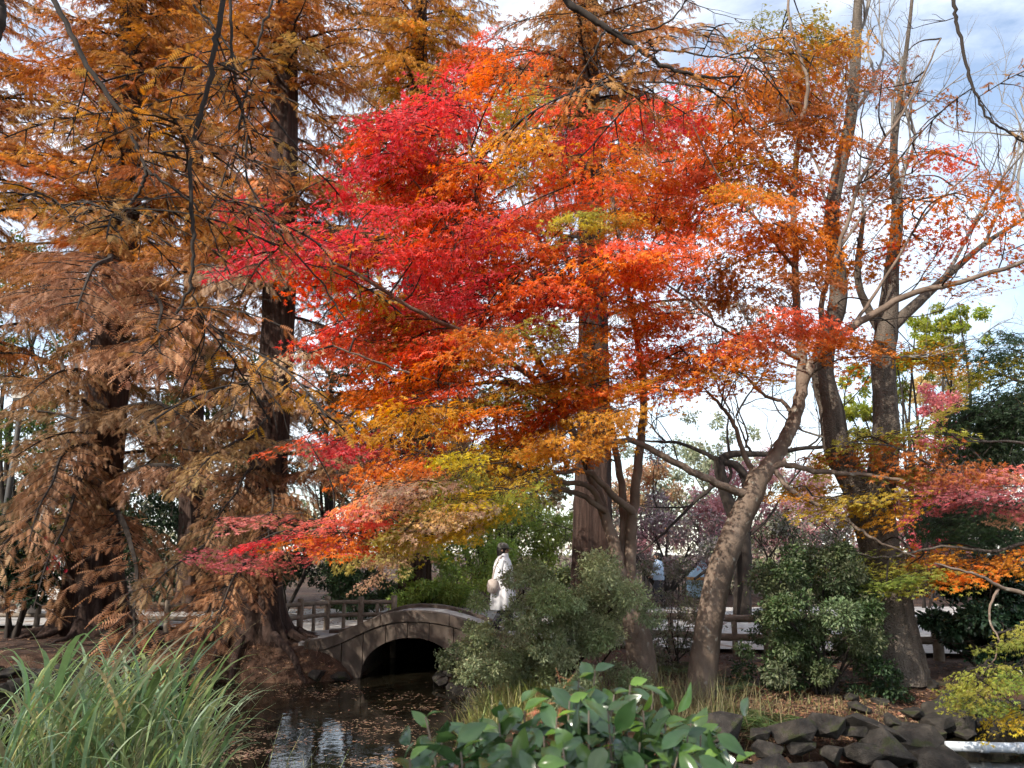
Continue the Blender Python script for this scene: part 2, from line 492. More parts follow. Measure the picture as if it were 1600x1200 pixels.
# ------------------------------------------------------------------ arched bridge
BY0, BY1 = 14.5, 16.7
BC = P(640, 950, BY0)[0]          # X of the crown
def deck_z(x):                    # gentle hump
    t = (x - BC)
    L = 1.75 if t < 0 else 2.35
    k = min(1, abs(t) / L)
    return 0.03 + 0.50 * (0.5 + 0.5 * math.cos(math.pi * k ** 1.15))
ARC_C, ARC_R, ARC_H = BC + .02, .86, .62
def arch_z(x):
    k = abs(x - ARC_C) / ARC_R
    return -0.75 if k >= 1 else WZ + ARC_H * math.sqrt(1 - k * k) + .06
bridge = thing('arched_bridge', 'low arched concrete footbridge over the dark pond channel', 'bridge', (BC, BY0, WZ))
def slab(name, xs, ztop, zbot, y0, y1, mat, parent=None):
    g = Geo()
    parent = parent or bridge
    V = []
    for x in xs: V += [(x, y0, zbot(x)), (x, y0, ztop(x)), (x, y1, ztop(x)), (x, y1, zbot(x))]
    Q = []
    for k in range(len(xs) - 1):
        a, b = 4 * k, 4 * k + 4
        for s in range(4): Q.append((a + s, b + s, b + (s + 1) % 4, a + (s + 1) % 4))
    e = 4 * (len(xs) - 1)
    Q += [(0, 1, 2, 3), (e + 3, e + 2, e + 1, e)]
    g.add(V, Q=Q)
    o = g.build(name, mat, parent, smooth=False)
    bv = o.modifiers.new('edge', 'BEVEL'); bv.width = .012; bv.segments = 2; bv.limit_method = 'ANGLE'
    return o
x0, x1 = BC - 1.75, BC + 2.35
# facing panels with open joints, near and far side
cuts = [x0, x0 + .55, BC - .82, BC - .42, BC - .03, BC + .36, BC + .80, BC + 1.5, x1]
for (ya, yb) in ((BY0 + .03, BY0 + .25), (BY1 - .25, BY1 - .03)):
    for a, b in zip(cuts[:-1], cuts[1:]):
        xs = np.linspace(a + .004, b - .004, max(3, int((b - a) / .05)))
        slab('spandrel_panel', xs, lambda x: deck_z(x) - .13, lambda x: max(arch_z(x), -.8) if abs(x - ARC_C) < ARC_R else -.8, ya, yb, M['concrete'])
for (ya, yb) in ((BY0, BY0 + .30), (BY1 - .30, BY1)):
    for a, b in ((x0 - .12, BC - .52), (BC - .52, BC + .72), (BC + .72, x1 + .2)):
        xs = np.linspace(a + .003, b - .003, 14)
        slab('coping', xs, lambda x: deck_z(x) + .07, lambda x: deck_z(x) - .12, ya, yb, M['concrete'])
slab('deck', np.linspace(x0 - .3, x1 + .3, 40), lambda x: deck_z(x) + .005, lambda x: deck_z(x) - .10, BY0 + .302, BY1 - .302, M['deck'])
g = Geo()                                                                # vault under the deck
a = np.linspace(math.pi, 0, 22)
V = []
for t in a:
    x, z = ARC_C + ARC_R * math.cos(t), WZ + .06 + ARC_H * math.sin(t)
    V += [(x, BY0 + .26, z), (x, BY1 - .26, z)]
g.add(V, Q=[(2 * k, 2 * k + 1, 2 * k + 3, 2 * k + 2) for k in range(21)])
g.build('vault', M['concrete'], bridge)

# ------------------------------------------------------------------ stones
def stone_mesh(seed):
    r = random.Random(seed)
    bm = bmesh.new()
    for k in range(16):
        v = Vector((r.gauss(0, 1), r.gauss(0, 1), r.gauss(0, 1))).normalized()
        v = Vector((v.x * .5, v.y * .42, v.z * .38)) * r.uniform(.8, 1.12)
        bm.verts.new(v)
    res = bmesh.ops.convex_hull(bm, input=bm.verts)
    loose = [v for v in bm.verts if not v.link_faces]
    bmesh.ops.delete(bm, geom=loose, context='VERTS')
    bmesh.ops.dissolve_limit(bm, angle_limit=.25, verts=bm.verts, edges=bm.edges)
    bmesh.ops.bevel(bm, geom=list(bm.edges), offset=.012, segments=1, affect='EDGES', clamp_overlap=True)
    bmesh.ops.triangulate(bm, faces=bm.faces)
    me = bpy.data.meshes.new('stone'); bm.to_mesh(me); bm.free()
    me.materials.append(M['stone'])
    return me
STONES = [stone_mesh(k) for k in range(10)]
def stone(parent, p, s, flat=1.0):
    return put('stone', STONES[random.randrange(10)], parent, p, (U(-.35, .35), U(-.3, .3), U(0, 6.28)), (s * U(.85, 1.25), s * U(.85, 1.1), s * U(.8, 1.1) * flat))
def stone_line(label, pts, rows, size, name='rock_edging', step=.34):
    pts = np.array(pts)
    root = thing(name, label, 'rocks', (*pts.mean(0)[:2], WZ))
    pth = smooth_path(pts, 12)
    seg = np.linalg.norm(np.diff(pth, axis=0), axis=1); cum = np.r_[0, np.cumsum(seg)]
    for r_ in range(rows):
        off = U(0, step)
        for s in np.arange(off, cum[-1], step):
            k = min(len(pth) - 2, int(np.searchsorted(cum, s, 'right')) - 1)
            q = pth[k]
            t = nrm(pth[k + 1] - pth[k]); nn = np.array([-t[1], t[0]])
            s2 = size * (U(.55, .9) if U(0, 1) < .45 else U(1.0, 1.7))
            o = nn * (.20 * r_ + U(-.06, .06))
            stone(root, (q[0] + o[0], q[1] + o[1], WZ + .08 + r_ * .17 + U(-.06, .04)), s2, U(.6, 1.0))
    return root
w2 = lambda x, y, z=WZ: tuple(G(x, y, z)[:2])
stone_line('stacked dark angular stones edging the maple island', [w2(1140, 1222), w2(1230, 1224), w2(1300, 1224), w2(1400, 1220), w2(1480, 1204)], 3, .46, step=.36)
stone_line('dark rounded boulders lining the bank beside the white pipe', [w2(1484, 1160), w2(1530, 1146), w2(1600, 1140), w2(1700, 1135)], 2, .5)
stone_line('dark flat stones along the bank below the left redwoods', [w2(-40, 1084), w2(60, 1080), w2(150, 1074), w2(250, 1070), w2(340, 1066)], 2, .5)
stone_line('few grey stones in leaf litter beside the arch mouth', [w2(480, 1066), w2(545, 1060), w2(576, 1050)], 1, .3, step=.4)
stone_line('grey rounded stones at the right foot of the bridge', [w2(700, 1052), w2(688, 1072), w2(744, 1090), w2(742, 1115)], 2, .30)
loose = thing('rock_cluster', 'low dark stones scattered on the island under the shrubs', 'rocks', (*w2(1380, 1080, -.15), -.15))
for (x, y, s) in ((1345, 1102, .34), (1375, 1090, .3), (1420, 1092, .42), (1450, 1100, .36), (1400, 1112, .28), (1475, 1085, .34), (1300, 1078, .26), (1330, 1088, .25), (1520, 1100, .5), (1455, 1070, .3)):
    q = G(x, y, -.12)
    stone(loose, (q[0], q[1], float(height(q[0], q[1])) + .04), s, .7)

# ------------------------------------------------------------------ log fences
def log(parent, name, a, b, r, seed=0, top=False):
    g = Geo()
    a, b = np.array(a, float), np.array(b, float)
    t = np.linspace(0, 1, 6)[:, None]
    pts = a * (1 - t) + b * t
    pts[1:-1] += rng.normal(0, r * .06, (4, 3))
    rad = np.array([r] * 6) * rng.uniform(.95, 1.05, 6)
    if top: pts = np.vstack([pts, pts[-1] + (b - a) / np.linalg.norm(b - a) * r * .2]); rad = np.r_[rad, r * .75]
    tube(g, pts, rad, 10, cap=True)
    return g.build(name, M['wood'], parent)
def fence(label, pts, rail_zs, post_h, r=.055, gap=1.05, sub=True, gaps=()):
    pts = np.array(pts, float)
    root = thing('log_fence', label, 'fence', (*pts[0], 0))
    for k in range(len(pts) - 1):
        a, b = pts[k], pts[k + 1]
        L = np.linalg.norm(b - a); n = max(1, int(round(L / gap)))
        for i in range(n + (k == len(pts) - 2)):
            q = a + (b - a) * i / n
            z = float(height(q[0], q[1]))
            log(root, 'post', (q[0], q[1], z - .2), (q[0], q[1], post_h + U(-.02, .02)), r * 1.15, top=True)
        for i in range(n):
            q0, q1 = a + (b - a) * i / n, a + (b - a) * (i + 1) / n
            for rz in rail_zs:
                if rz == min(rail_zs) and (k, i) in gaps: continue
                log(root, 'rail', (*q0, rz + U(-.015, .015)), (*q1, rz + U(-.015, .015)), r * .85)
            if sub:
                for f in (.5,):
                    q = q0 + (q1 - q0) * f
                    log(root, 'short_post', (*q, -.1), (*q, max(rail_zs) - .03), r * .7)
    return root
fence('low brown log fence along the path behind the left redwoods', [(-14, 18.1), (-9.2, 17.5), (-5.4, 16.6), (-4.72, 15.7)], (.55, .28), .62, sub=False, gap=1.1)
fence('pale log fence with rails beside the left end of the bridge', [(-4.72, 15.75), (-3.95, 17.2), (-2.55, 17.35)], (.60, .33), .70, gap=.9)
fence('weathered log fence half hidden behind the island shrubs', [(1.2, 14.2), (4.2, 13.3), (8.0, 12.6), (13, 12.3)], (.56, .26), .64, r=.07, gap=1.25)
fence('far log fence across the path beyond the bridge', [(-4.8, 22.6), (-1.5, 23.4), (2, 24.0)], (.7, .38), .8, gap=1.3, sub=False)
# pale slatted railings far beyond
def railing(label, a, b, z0, h, n, mat):
    a, b = np.array(a), np.array(b)
    root = thing('slat_railing', label, 'railing', (*a, z0))
    for k in range(n):
        q = a + (b - a) * k / (n - 1)
        g = Geo(); tube(g, [(q[0], q[1], z0), (q[0], q[1], z0 + h)], .028, 5, cap=True); g.build('slat', mat, root)
    for zz in (.12, h - .08):
        g = Geo(); tube(g, [(*a, z0 + zz), (*b, z0 + zz)], .03, 5, cap=True); g.build('rail', mat, root)
railing('pale upright slat railing in the open beyond the maple trunks', (5.0, 33), (8.4, 33), 0.0, 1.2, 26, M['pale_bark'])
railing('grey slat railing behind the person in white', (.05, 22.2), (1.2, 22.2), 0.55, .55, 12, M['pale_bark'])

# ------------------------------------------------------------------ metasequoia (redwood) trees
TAN = [(.36, .21, .11), (.42, .25, .13), (.32, .16, .075), (.46, .29, .17)]
RUST = [(.50, .20, .06), (.58, .26, .075), (.42, .15, .05), (.50, .27, .11)]
GOLD = [(.62, .29, .05), (.68, .34, .07), (.55, .22, .045), (.60, .33, .11)]
DULL = [(.27, .15, .085), (.34, .19, .10), (.22, .12, .06)]
def meta_branch(gl, gw, base, az, L, rise, droop, colf, leaf=.13, dens=1.0, r0=.035, hang=.5, tpl=META, twigstep=.17, tw=(.35, .8)):
    az = nrm(np.array([math.cos(az), math.sin(az), 0.0]))
    perp = np.array([-az[1], az[0], 0])
    n = 8
    s = np.linspace(0, 1, n)
    wob = rng.normal(0, .04 * L, n).cumsum() * .35
    pts = base + np.outer(s * L, az) + np.outer(wob, perp) + np.outer(L * (rise * s - droop * s ** 2), UP)
    sp_ = smooth_path(pts, 3)
    tube(gw, sp_, np.linspace(r0, .006, len(sp_)), 5)
    m = max(3, int(L / twigstep))
    for k in range(m):
        t = .12 + .88 * (k + U(0, .8)) / m
        t = min(t, .995)
        f = t * (n - 1); i0 = int(f); q = pts[i0] * (1 - f + i0) + pts[min(n - 1, i0 + 1)] * (f - i0)
        side = 1 if k % 2 else -1
        td = nrm(az * U(.35, .9) + perp * side * U(.5, 1.0) + UP * U(-.45, .12))
        tl = U(*tw) * (1.2 - .65 * t) * min(1.0, .45 + L / 4)
        nl = max(4, int(tl / .030 * dens))
        uu = np.sort(rng.uniform(.05, 1, nl))
        curve = -.28 * tl * uu ** 2
        pos = q + np.outer(uu * tl, td) + np.outer(curve, UP)
        e = q + td * tl * .5 - UP * .07 * tl
        tube(gw, [q, e, q + td * tl - UP * .28 * tl], [.008, .005, .002], 3)
        sv = nrm(np.cross(td, UP))
        sg = np.where(np.arange(nl) % 2 == 0, 1, -1)[:, None]
        ld = nrm(td * .55 + sg * sv * rng.uniform(.3, .9, (nl, 1)) - UP * rng.uniform(.05, 1.0, (nl, 1)) * 2 * hang + rng.normal(0, .18, (nl, 3)))
        nn = nrm(UP + rng.normal(0, .45, (nl, 3)) + sg * sv * .4)
        inst(gl, tpl, pos, frames(ld, nn), leaf * rng.uniform(.7, 1.2, nl), colf(pos))
SPREAD, WEEP = [], []
TINT = [(1, 1, 1), (1.12, .95, .85), (.88, 1.0, 1.05), (.8, .78, .75), (1.18, 1.12, 1.1)]
for fam, hang_, rise_, dr_ in ((SPREAD, .5, .3, .42), (WEEP, .95, .35, .5)):
    for l_ in (1.5, 1.5, 2.6, 2.6, 2.6, 3.8, 3.8, 3.8):
        gw, gl = Geo(), Geo()
        rs, dp = rise_ * U(.6, 1.2), dr_ * U(.7, 1.2)
        meta_branch(gl, gw, np.zeros(3), 0.0, l_, rs, dp, lambda pos: np.repeat(jcol(TINT, 1, .08, .03), len(pos), 0) * np.exp(rng.normal(0, .12, (len(pos), 1))), .15, 1.0, .012 + .010 * l_, hang=hang_, twigstep=.085, tw=(.4, .95))
        fam.append((l_, combo_mesh('bough', gw, gl, M['dark_bark'], M['needle']), rs - dp))
def redwood(label, trunk, radii, z0, z1, Lmax, nbr, colf, leaf=.13, hang=.5, rise=.35, droop=.5, flare=True, seed=1, dens=1.0, tpl=META, bare=()):
    trunk = np.array(trunk)
    base = trunk[0].copy()
    base[2] = float(height(base[0], base[1]))
    if trunk[0][2] > base[2] - .3: trunk[0][2] = base[2] - .3
    root = thing('redwood_tree', label, 'tree', base)
    pr = smooth_path(np.c_[trunk, radii], 8)
    pts, rad = pr[:, :3].copy(), pr[:, 3].copy()
    hh = pts[:, 2] - base[2]
    if flare: rad = rad * (1 + .55 * np.exp(-np.maximum(hh, -.4) / .38) + .15 * np.exp(-np.maximum(hh, 0) / 1.6))
    g = Geo()
    tube(g, pts, rad, 56, flute=.14 + .42 * np.exp(-np.maximum(hh, 0) / 1.1), seed=seed)
    g.build('trunk', M['meta_bark'], root)
    # surface roots
    if flare:
        gr = Geo()
        for k in range(13):
            a = 6.28 * k / 13 + U(-.2, .2); L = U(.6, 1.9)
            q = []
            for s in np.linspace(0, 1, 6):
                rr = rad[0] * .62 + L * s
                x, y = base[0] + math.cos(a + s * U(-.1, .25)) * rr, base[1] + math.sin(a + s * U(-.1, .25)) * rr
                q.append((x, y, float(height(x, y)) + .20 * (1 - s) ** 3 - .012))
            tube(gr, smooth_path(np.array(q), 3), np.linspace(.085, .015, 16), 7)
        gr.build('roots', M['meta_bark'], root)
    zs = np.sort(rng.uniform(0, 1, nbr) ** .85) * (z1 - z0) + z0
    for k, z in enumerate(zs):
        i0 = int(np.clip(np.searchsorted(pts[:, 2], z), 1, len(pts) - 1))
        f = (z - pts[i0 - 1, 2]) / (pts[i0, 2] - pts[i0 - 1, 2] + 1e-9)
        q = pts[i0 - 1] * (1 - f) + pts[i0] * f
        L = Lmax * (1 - .5 * (z - z0) / (z1 - z0)) * U(.55, 1.1)
        az = k * 2.4 + U(-.4, .4)
        if any(lo < z < hi for lo, hi in bare) and math.sin(az) < .25: continue
        put_bough(root, q, az, U(-.12, .22), L, colf(np.array([q]))[0], hang > .6)
    return root
def put_bough(root, q, az, pitch, L, col, weep):
    fam = WEEP if weep else SPREAD
    j = int(np.argmin([abs(l - L) + U(0, .8) for l, _, _ in fam]))
    l, me, _ = fam[j]
    sc = L / l
    o = put('bough', me, root, q)
    o.rotation_euler = Matrix.Rotation(az, 3, 'Z').__matmul__(Matrix.Rotation(-pitch, 3, 'Y')).__matmul__(Matrix.Rotation(U(-.25, .25), 3, 'X')).to_euler()
    o.scale = (sc, sc * random.choice((-1, 1)) if False else sc, sc)
    o.color = (*col, 1)
    o['kind'] = 'stuff'
    return o
def mixcol(lo, hi, zlo, zhi):
    def f(pos):
        n = len(pos)
        k = np.clip((pos[:, 2:3] - zlo) / (zhi - zlo) + rng.normal(0, .2, (n, 1)), 0, 1)
        base = np.repeat(jcol(lo, 1, .12), n, 0) * (1 - k) + np.repeat(jcol(hi, 1, .12), n, 0) * k
        return np.clip(base * np.exp(rng.normal(0, .13, (n, 1))), .004, .95)
    return f
Y1, Y2, Y3 = 17.2, 15.4, 17.5
T1 = redwood('thick redwood with rust brown feathery foliage beside the lamp post', [P(145, 985, Y1), P(147, 900, Y1), P(150, 800, Y1), P(166, 640, Y1), P(180, 480, Y1), P(195, 300, Y1), P(203, 100, Y1), P(208, -150, Y1)],
             [.52, .50, .46, .42, .38, .34, .28, .2], 3.6, 17.5, 4.2, 155, mixcol(TAN, RUST, 5.5, 9), seed=3, bare=((0, P(0, 790, Y1)[2]), (P(0, 600, Y1)[2], P(0, 500, Y1)[2])))
T2 = redwood('redwood with fluted spreading base on the bank beside the bridge', [P(394, 1055, Y2), P(395, 1000, Y2), P(400, 900, Y2), P(415, 780, Y2), P(426, 640, Y2), P(435, 500, Y2), P(440, 300, Y2), P(445, 100, Y2), P(448, -120, Y2)],
             [.46, .44, .42, .36, .32, .31, .30, .26, .18], 3.4, 16.5, 3.8, 125, mixcol(TAN, RUST, 5.0, 8.5), seed=5, bare=((P(0, 690, Y2)[2], P(0, 480, Y2)[2]), (P(0, 290, Y2)[2], P(0, 170, Y2)[2])))
T3 = redwood('tall redwood with golden orange crown behind the pale maple stems', [P(925, 960, Y3), P(925, 860, Y3), P(926, 740, Y3), P(928, 560, Y3), P(925, 350, Y3), P(920, 100, Y3), P(918, -150, Y3)],
             [.40, .40, .38, .34, .30, .24, .16], 6.4, 19.0, 4.2, 95, mixcol(DULL, RUST, 7, 12), hang=.75, seed=8)
T4 = redwood('golden redwood rising behind the crimson maple top', [P(650, 930, 20.5), P(652, 700, 20.5), P(650, 400, 20.5), P(655, 100, 20.5), P(655, -200, 20.5)],
             [.36, .34, .30, .24, .16], 4.0, 20.5, 4.6, 150, mixcol(DULL, GOLD, 4, 9), hang=.85, seed=9)
T5 = redwood('brown redwood deep behind the two big trunks', [P(300, 940, 23), P(300, 700, 23), P(305, 400, 23), P(305, 100, 23), P(305, -120, 23)],
             [.34, .32, .28, .22, .15], 5.0, 21, 4.4, 92, mixcol(DULL, RUST, 6, 13), leaf=.17, seed=10, tpl=METAF)
T6 = redwood('rusty redwood at the far side of the path left', [P(-40, 940, 21), P(-40, 700, 21), P(-30, 400, 21), P(-20, 100, 21), P(-20, -100, 21)],
             [.36, .34, .3, .24, .15], 6.5, 19, 4.6, 96, mixcol(RUST, RUST, 6, 15), leaf=.16, seed=12, tpl=METAF)
# low boughs sweeping from the two big trunks towards the pond
def bough(tree, px, py, Y, px2, py2, Y2b, L=None, colr=TAN, leaf=.155, dens=1.0):
    a, b = P(px, py, Y), P(px2, py2, Y2b)
    d = b - a
    L = float(np.hypot(d[0], d[1]))
    put_bough(tree, a, math.atan2(d[1], d[0]), math.atan2(d[2], L) + .12, math.hypot(L, d[2]), mixcol(colr, colr, 0, 1)(np.array([a]))[0], U(0, 1) < .5)
for a in [(150, 700, Y1, 20, 800, 13), (150, 720, Y1, 60, 860, 12.5), (155, 660, Y1, 290, 730, 13), (160, 600, Y1, 40, 650, 13.5),
          (165, 560, Y1, 250, 650, 12.5), (160, 800, Y1, 230, 930, 12), (158, 780, Y1, 330, 800, 13.5), (150, 760, Y1, -20, 850, 12.5),
          (165, 500, Y1, 40, 520, 12), (165, 480, Y1, 270, 500, 12), (170, 430, Y1, 90, 420, 11)]:
    bough(T1, *a)
for a in [(415, 820, Y2, 230, 900, 11.5), (412, 830, Y2, 320, 950, 11.5), (412, 850, Y2, 260, 1000, 11), (414, 800, Y2, 480, 880, 12), (420, 740, Y2, 330, 800, 12), (420, 700, Y2, 540, 740, 12.5),
          (420, 690, Y2, 260, 740, 12), (425, 640, Y2, 560, 660, 13), (425, 600, Y2, 330, 640, 12.5), (415, 780, Y2, 400, 820, 11.5), (415, 760, Y2, 560, 800, 12.5), (430, 450, Y2, 330, 480, 11.5), (430, 420, Y2, 520, 430, 12)]:
    bough(T2, *a)

# ------------------------------------------------------------------ maples
C = dict(C=(.72, .095, .105), R=(.78, .15, .06), O=(.76, .25, .03), G=(.62, .32, .035), Y=(.84, .60, .06), L=(.44, .40, .07), S=(.80, .27, .22), P=(.74, .50, .32), B=(.46, .155, .04),  # P peach paled for sunlit gleam, S stands for pinkish highlights on crimson sprays
         V=(.30, .37, .08), D=(.05, .085, .035), K=(.52, .16, .17))
def colset(s): return [C[k] for k in s]
def limb(g, nodes, pts, r0, r1, sides=8, n=6):
    """pts: (px,py,Y) list"""
    p = np.array([P(*q) for q in pts])
    w = smooth_path(p, n)
    w[1:-1] += rng.normal(0, .008, (len(w) - 2, 3))
    rad = np.linspace(0, 1, len(w)) ** .8
    rad = r0 * (1 - rad) + r1 * rad
    tube(g, w, rad, sides)
    nodes.extend(w[2:])
    return w
def twig_fan(g, start, d, L, r, depth, spread=.7, up=.1):
    """recursive bare twigs"""
    n = 5
    d = nrm(d)
    pts = [np.array(start)]
    dd = d.copy()
    for k in range(n):
        dd = nrm(dd + rng.normal(0, .16, 3) + UP * up * .3)
        pts.append(pts[-1] + dd * L / n)
    tube(g, pts, np.linspace(r, r * .45, n + 1), 5 if r > .012 else 3)
    if depth <= 0: return
    for k in range(3 if depth > 1 else 4):
        i = random.randint(1, n)
        nd = nrm(dd + rng.normal(0, spread, 3) + UP * up)
        twig_fan(g, pts[i], nd, L * U(.5, .75), r * .55, depth - 1, spread, up)
LT = [(1, 1, 1), (1, 1.35, .9), (.92, .75, 1.0), (1.1, 1.1, 1.0), (.8, .85, .8)]
def spray_proto(a, h, leaf, tpl, ns):
    """a flat layer of leafy twigs growing towards +X"""
    gl, gw = Geo(), Geo()
    tube(gw, smooth_path(np.array([(-a, 0, 0), (-.3 * a, .05, .03), (.4 * a, 0, 0), (a, -.03, -.06)]), 4), np.linspace(.008, .003, 13), 4)
    for k in range(ns):
        rr = a * math.sqrt(U(0, 1)); th = U(0, 6.28)
        b = np.array([math.cos(th) * rr, math.sin(th) * rr * .85, rng.normal(0, .5) * h - .22 * max(0, math.cos(th)) * rr])
        d = nrm(np.array([1, 0, 0]) * U(.3, 1.1) + np.array([math.cos(th), math.sin(th), 0]) * U(.2, .9) + rng.normal(0, .25, 3) - UP * U(.1, .5))
        L = U(.2, .42)
        tube(gw, [b - d * L * .5, b + d * L * .4, b + d * L - UP * .04], [.004, .003, .0012], 3)
        nl = int(rng.integers(14, 22))
        t = rng.uniform(0, 1, nl)
        sv = nrm(np.cross(d, UP))
        lat = rng.uniform(-1, 1, nl) * (.08 + .14 * np.sin(math.pi * np.clip(t, .1, 1)))
        pos = b + np.outer(t * L, d) + np.outer(lat, sv) + rng.normal(0, .018, (nl, 3)) - np.outer(.35 * np.abs(lat) + .05 * t, UP)
        ld = nrm(d * .8 + np.outer(np.sign(lat) * rng.uniform(.1, 1.0, nl), sv) - np.outer(rng.uniform(.05, .7, nl), UP) + rng.normal(0, .2, (nl, 3)))
        nn = nrm(UP * .9 + rng.normal(0, .45, (nl, 3)))
        cols = np.repeat(jcol(LT, 1, .10, .03), nl, 0) * .6 + .4 * jcol(LT, nl, .16, .04)
        cols = np.clip(cols * np.exp(rng.normal(0, .1, (nl, 1))), .05, 3)
        inst(gl, tpl, pos, frames(ld, nn), leaf * rng.uniform(.7, 1.25, nl), cols)
    return combo_mesh('leafy_spray', gw, gl, M['dark_bark'], M['leaf'])
SPRAYS = [(.5, spray_proto(.5, .09, .046, MAPLE5, 26)) for k in range(9)] + [(.34, spray_proto(.34, .07, .046, MAPLE5, 15)) for k in range(6)]
THIN = [(.5, spray_proto(.5, .08, .046, MAPLE5, 11)) for k in range(5)]
def maple_pad(root, gw, c, a, h, cs, dens, outd, nodes, budget, lsc=1.0):
    c = np.array(c)
    if len(nodes):
        N = np.array(nodes)
        dist = np.linalg.norm(N - c, axis=1) + 1.2 * np.maximum(0, N[:, 2] - c[2])
        q = N[int(np.argmin(dist))]
        m1 = q * .6 + c * .4 + UP * .08 * np.linalg.norm(c - q) + rng.normal(0, .06, 3)
        pth = smooth_path(np.array([q, m1, c]), 5)
        tube(gw, pth, np.linspace(.015, .006, len(pth)), 5)
    n = max(2 if dens > .7 else 1, int(round(h / .125 * dens * max(.7, min(1.6, a / .45)))))
    for k in range(n):
        if budget[0] <= 0: return
        budget[0] -= 1
        fam = SPRAYS if U(0, 1) < dens + .25 else THIN
        pr, me = fam[random.randrange(len(fam))]
        sc = np.clip(a / pr, .6, 1.35) * U(.85, 1.1)
        f = (k + .5) / n * 2 - 1
        off = np.array([U(-.3, .3) * a, U(-.6, .6) * a, f * h * .85 + U(-.04, .04)])
        o = put('leafy_spray', me, root, c + off)
        az = math.atan2(outd[1], outd[0]) + rng.normal(0, .5)
        o.rotation_euler = Matrix.Rotation(az, 3, 'Z').__matmul__(Matrix.Rotation(U(-.05, .35), 3, 'Y')).__matmul__(Matrix.Rotation(U(-.25, .25), 3, 'X')).to_euler()
        o.scale = (sc * lsc, sc * lsc, sc * lsc * float(np.clip(h / (a * .35), .45, 1)))
        o.color = (*jcol(cs, 1, .13, .04)[0], 1)
        o['kind'] = 'stuff'
def maple(label, base, build_limbs, pads, Yr, outx, leaf=.046, fill=.75, name='maple_tree', bark='maple_bark', tpl=MAPLE5, dens=1.0, twigs=None):
    root = thing(name, label, 'tree', base)
    g = Geo(); nodes = []
    build_limbs(g, nodes)
    g.build('trunk', M[bark], root)
    gw = Geo(); budget = [296]
    todo, back = [], []
    for p_ in pads:
        px, py, rx, ry, cs = p_[:5]
        dn = p_[5] if len(p_) > 5 else 1.0
        Y = p_[6] if len(p_) > 6 else U(*Yr)
        todo.append((px, py, rx, ry, cs, dn, Y))
        if U(0, 1) < fill * dn: back.append((px + U(-45, 45), py + U(-35, 35), rx, ry, cs, dn * .7, Y + U(.8, 2.6)))
    for px, py, rx, ry, cs, dn, Y in todo + back:
        c = P(px, py, Y)
        a = rx / FPX * Y * 1.02; h = ry / FPX * Y * .62
        od = nrm(np.array([(c[0] - outx), (c[1] - base[1]) * .8, 0]) + 1e-3)
        maple_pad(root, gw, c, a, h, colset(cs), dn * dens, od, nodes, budget, leaf / .046)
    if twigs: twigs(gw)
    gw.build('twigs', M['dark_bark'], root, kind='stuff')
    print(label[:20], 'sprays left', budget[0])
    return root

# --- the red maple: several pale stems from one mottled stool
YB = 10.6
baseB = G(1000, 1075, -.18); YB = baseB[1]
def limbsB(g, nd):
    w = smooth_path(np.array([np.r_[P(1006, 1085, YB), .25], np.r_[P(1003, 1040, YB), .21], np.r_[P(996, 990, YB), .185], np.r_[P(984, 930, YB), .17], np.r_[P(976, 905, YB), .15]]), 6)
    tube(g, w[:, :3], w[:, 3], 14, flute=.08, seed=4)
    limb(g, nd, [(974, 925, YB), (962, 860, YB), (940, 790, YB + .1), (915, 720, YB + .1), (880, 640, YB), (820, 520, YB - .3), (770, 400, YB - .6), (740, 280, YB - .8), (730, 150, YB - .7)], .105, .022, 10)
    limb(g, nd, [(980, 925, YB), (985, 860, YB + .1), (988, 800, YB + .1), (1000, 700, YB + .2), (1005, 600, YB + .3), (985, 470, YB + .3), (960, 330, YB), (950, 200, YB)], .11, .022, 10)
    limb(g, nd, [(972, 900, YB + .1), (975, 820, YB + .25), (968, 740, YB + .4), (945, 620, YB + .5), (900, 460, YB + .4), (870, 330, YB + .3), (850, 170, YB + .2)], .08, .02, 8)
    limb(g, nd, [(988, 800, YB), (960, 775, YB - .2), (930, 745, YB - .4), (905, 735, YB - .5), (850, 745, YB - .8), (800, 775, YB - 1.1), (740, 790, YB - 1.4), (660, 800, YB - 1.8)], .06, .012, 8)
    limb(g, nd, [(940, 790, YB), (920, 760, YB - .2), (870, 755, YB - .5), (830, 765, YB - .7), (790, 745, YB - 1.0), (700, 720, YB - 1.5), (610, 690, YB - 2)], .05, .012, 8)
    limb(g, nd, [(948, 800, YB), (900, 770, YB - .2), (850, 765, YB - .5), (810, 778, YB - .7), (700, 770, YB - 1.5), (600, 800, YB - 2.2), (480, 830, YB - 2.5)], .045, .01, 7)
    limb(g, nd, [(915, 720, YB), (860, 620, YB - .6), (760, 540, YB - 1.2), (660, 490, YB - 1.8), (560, 430, YB - 2.2), (480, 390, YB - 2.4), (400, 330, YB - 2.5)], .05, .01, 7)
    limb(g, nd, [(880, 640, YB), (800, 600, YB - .8), (700, 600, YB - 1.5), (600, 570, YB - 2.0), (520, 540, YB - 2.2)], .035, .01, 6)
    limb(g, nd, [(820, 520, YB - .3), (730, 400, YB - .8), (660, 300, YB - 1.1), (590, 220, YB - 1.3)], .03, .008, 6)
    limb(g, nd, [(985, 470, YB + .3), (1030, 350, YB + .2), (1060, 230, YB)], .025, .008, 6)
    limb(g, nd, [(900, 460, YB + .4), (820, 330, YB), (800, 200, YB - .2), (790, 90, YB - .3)], .026, .008, 6)
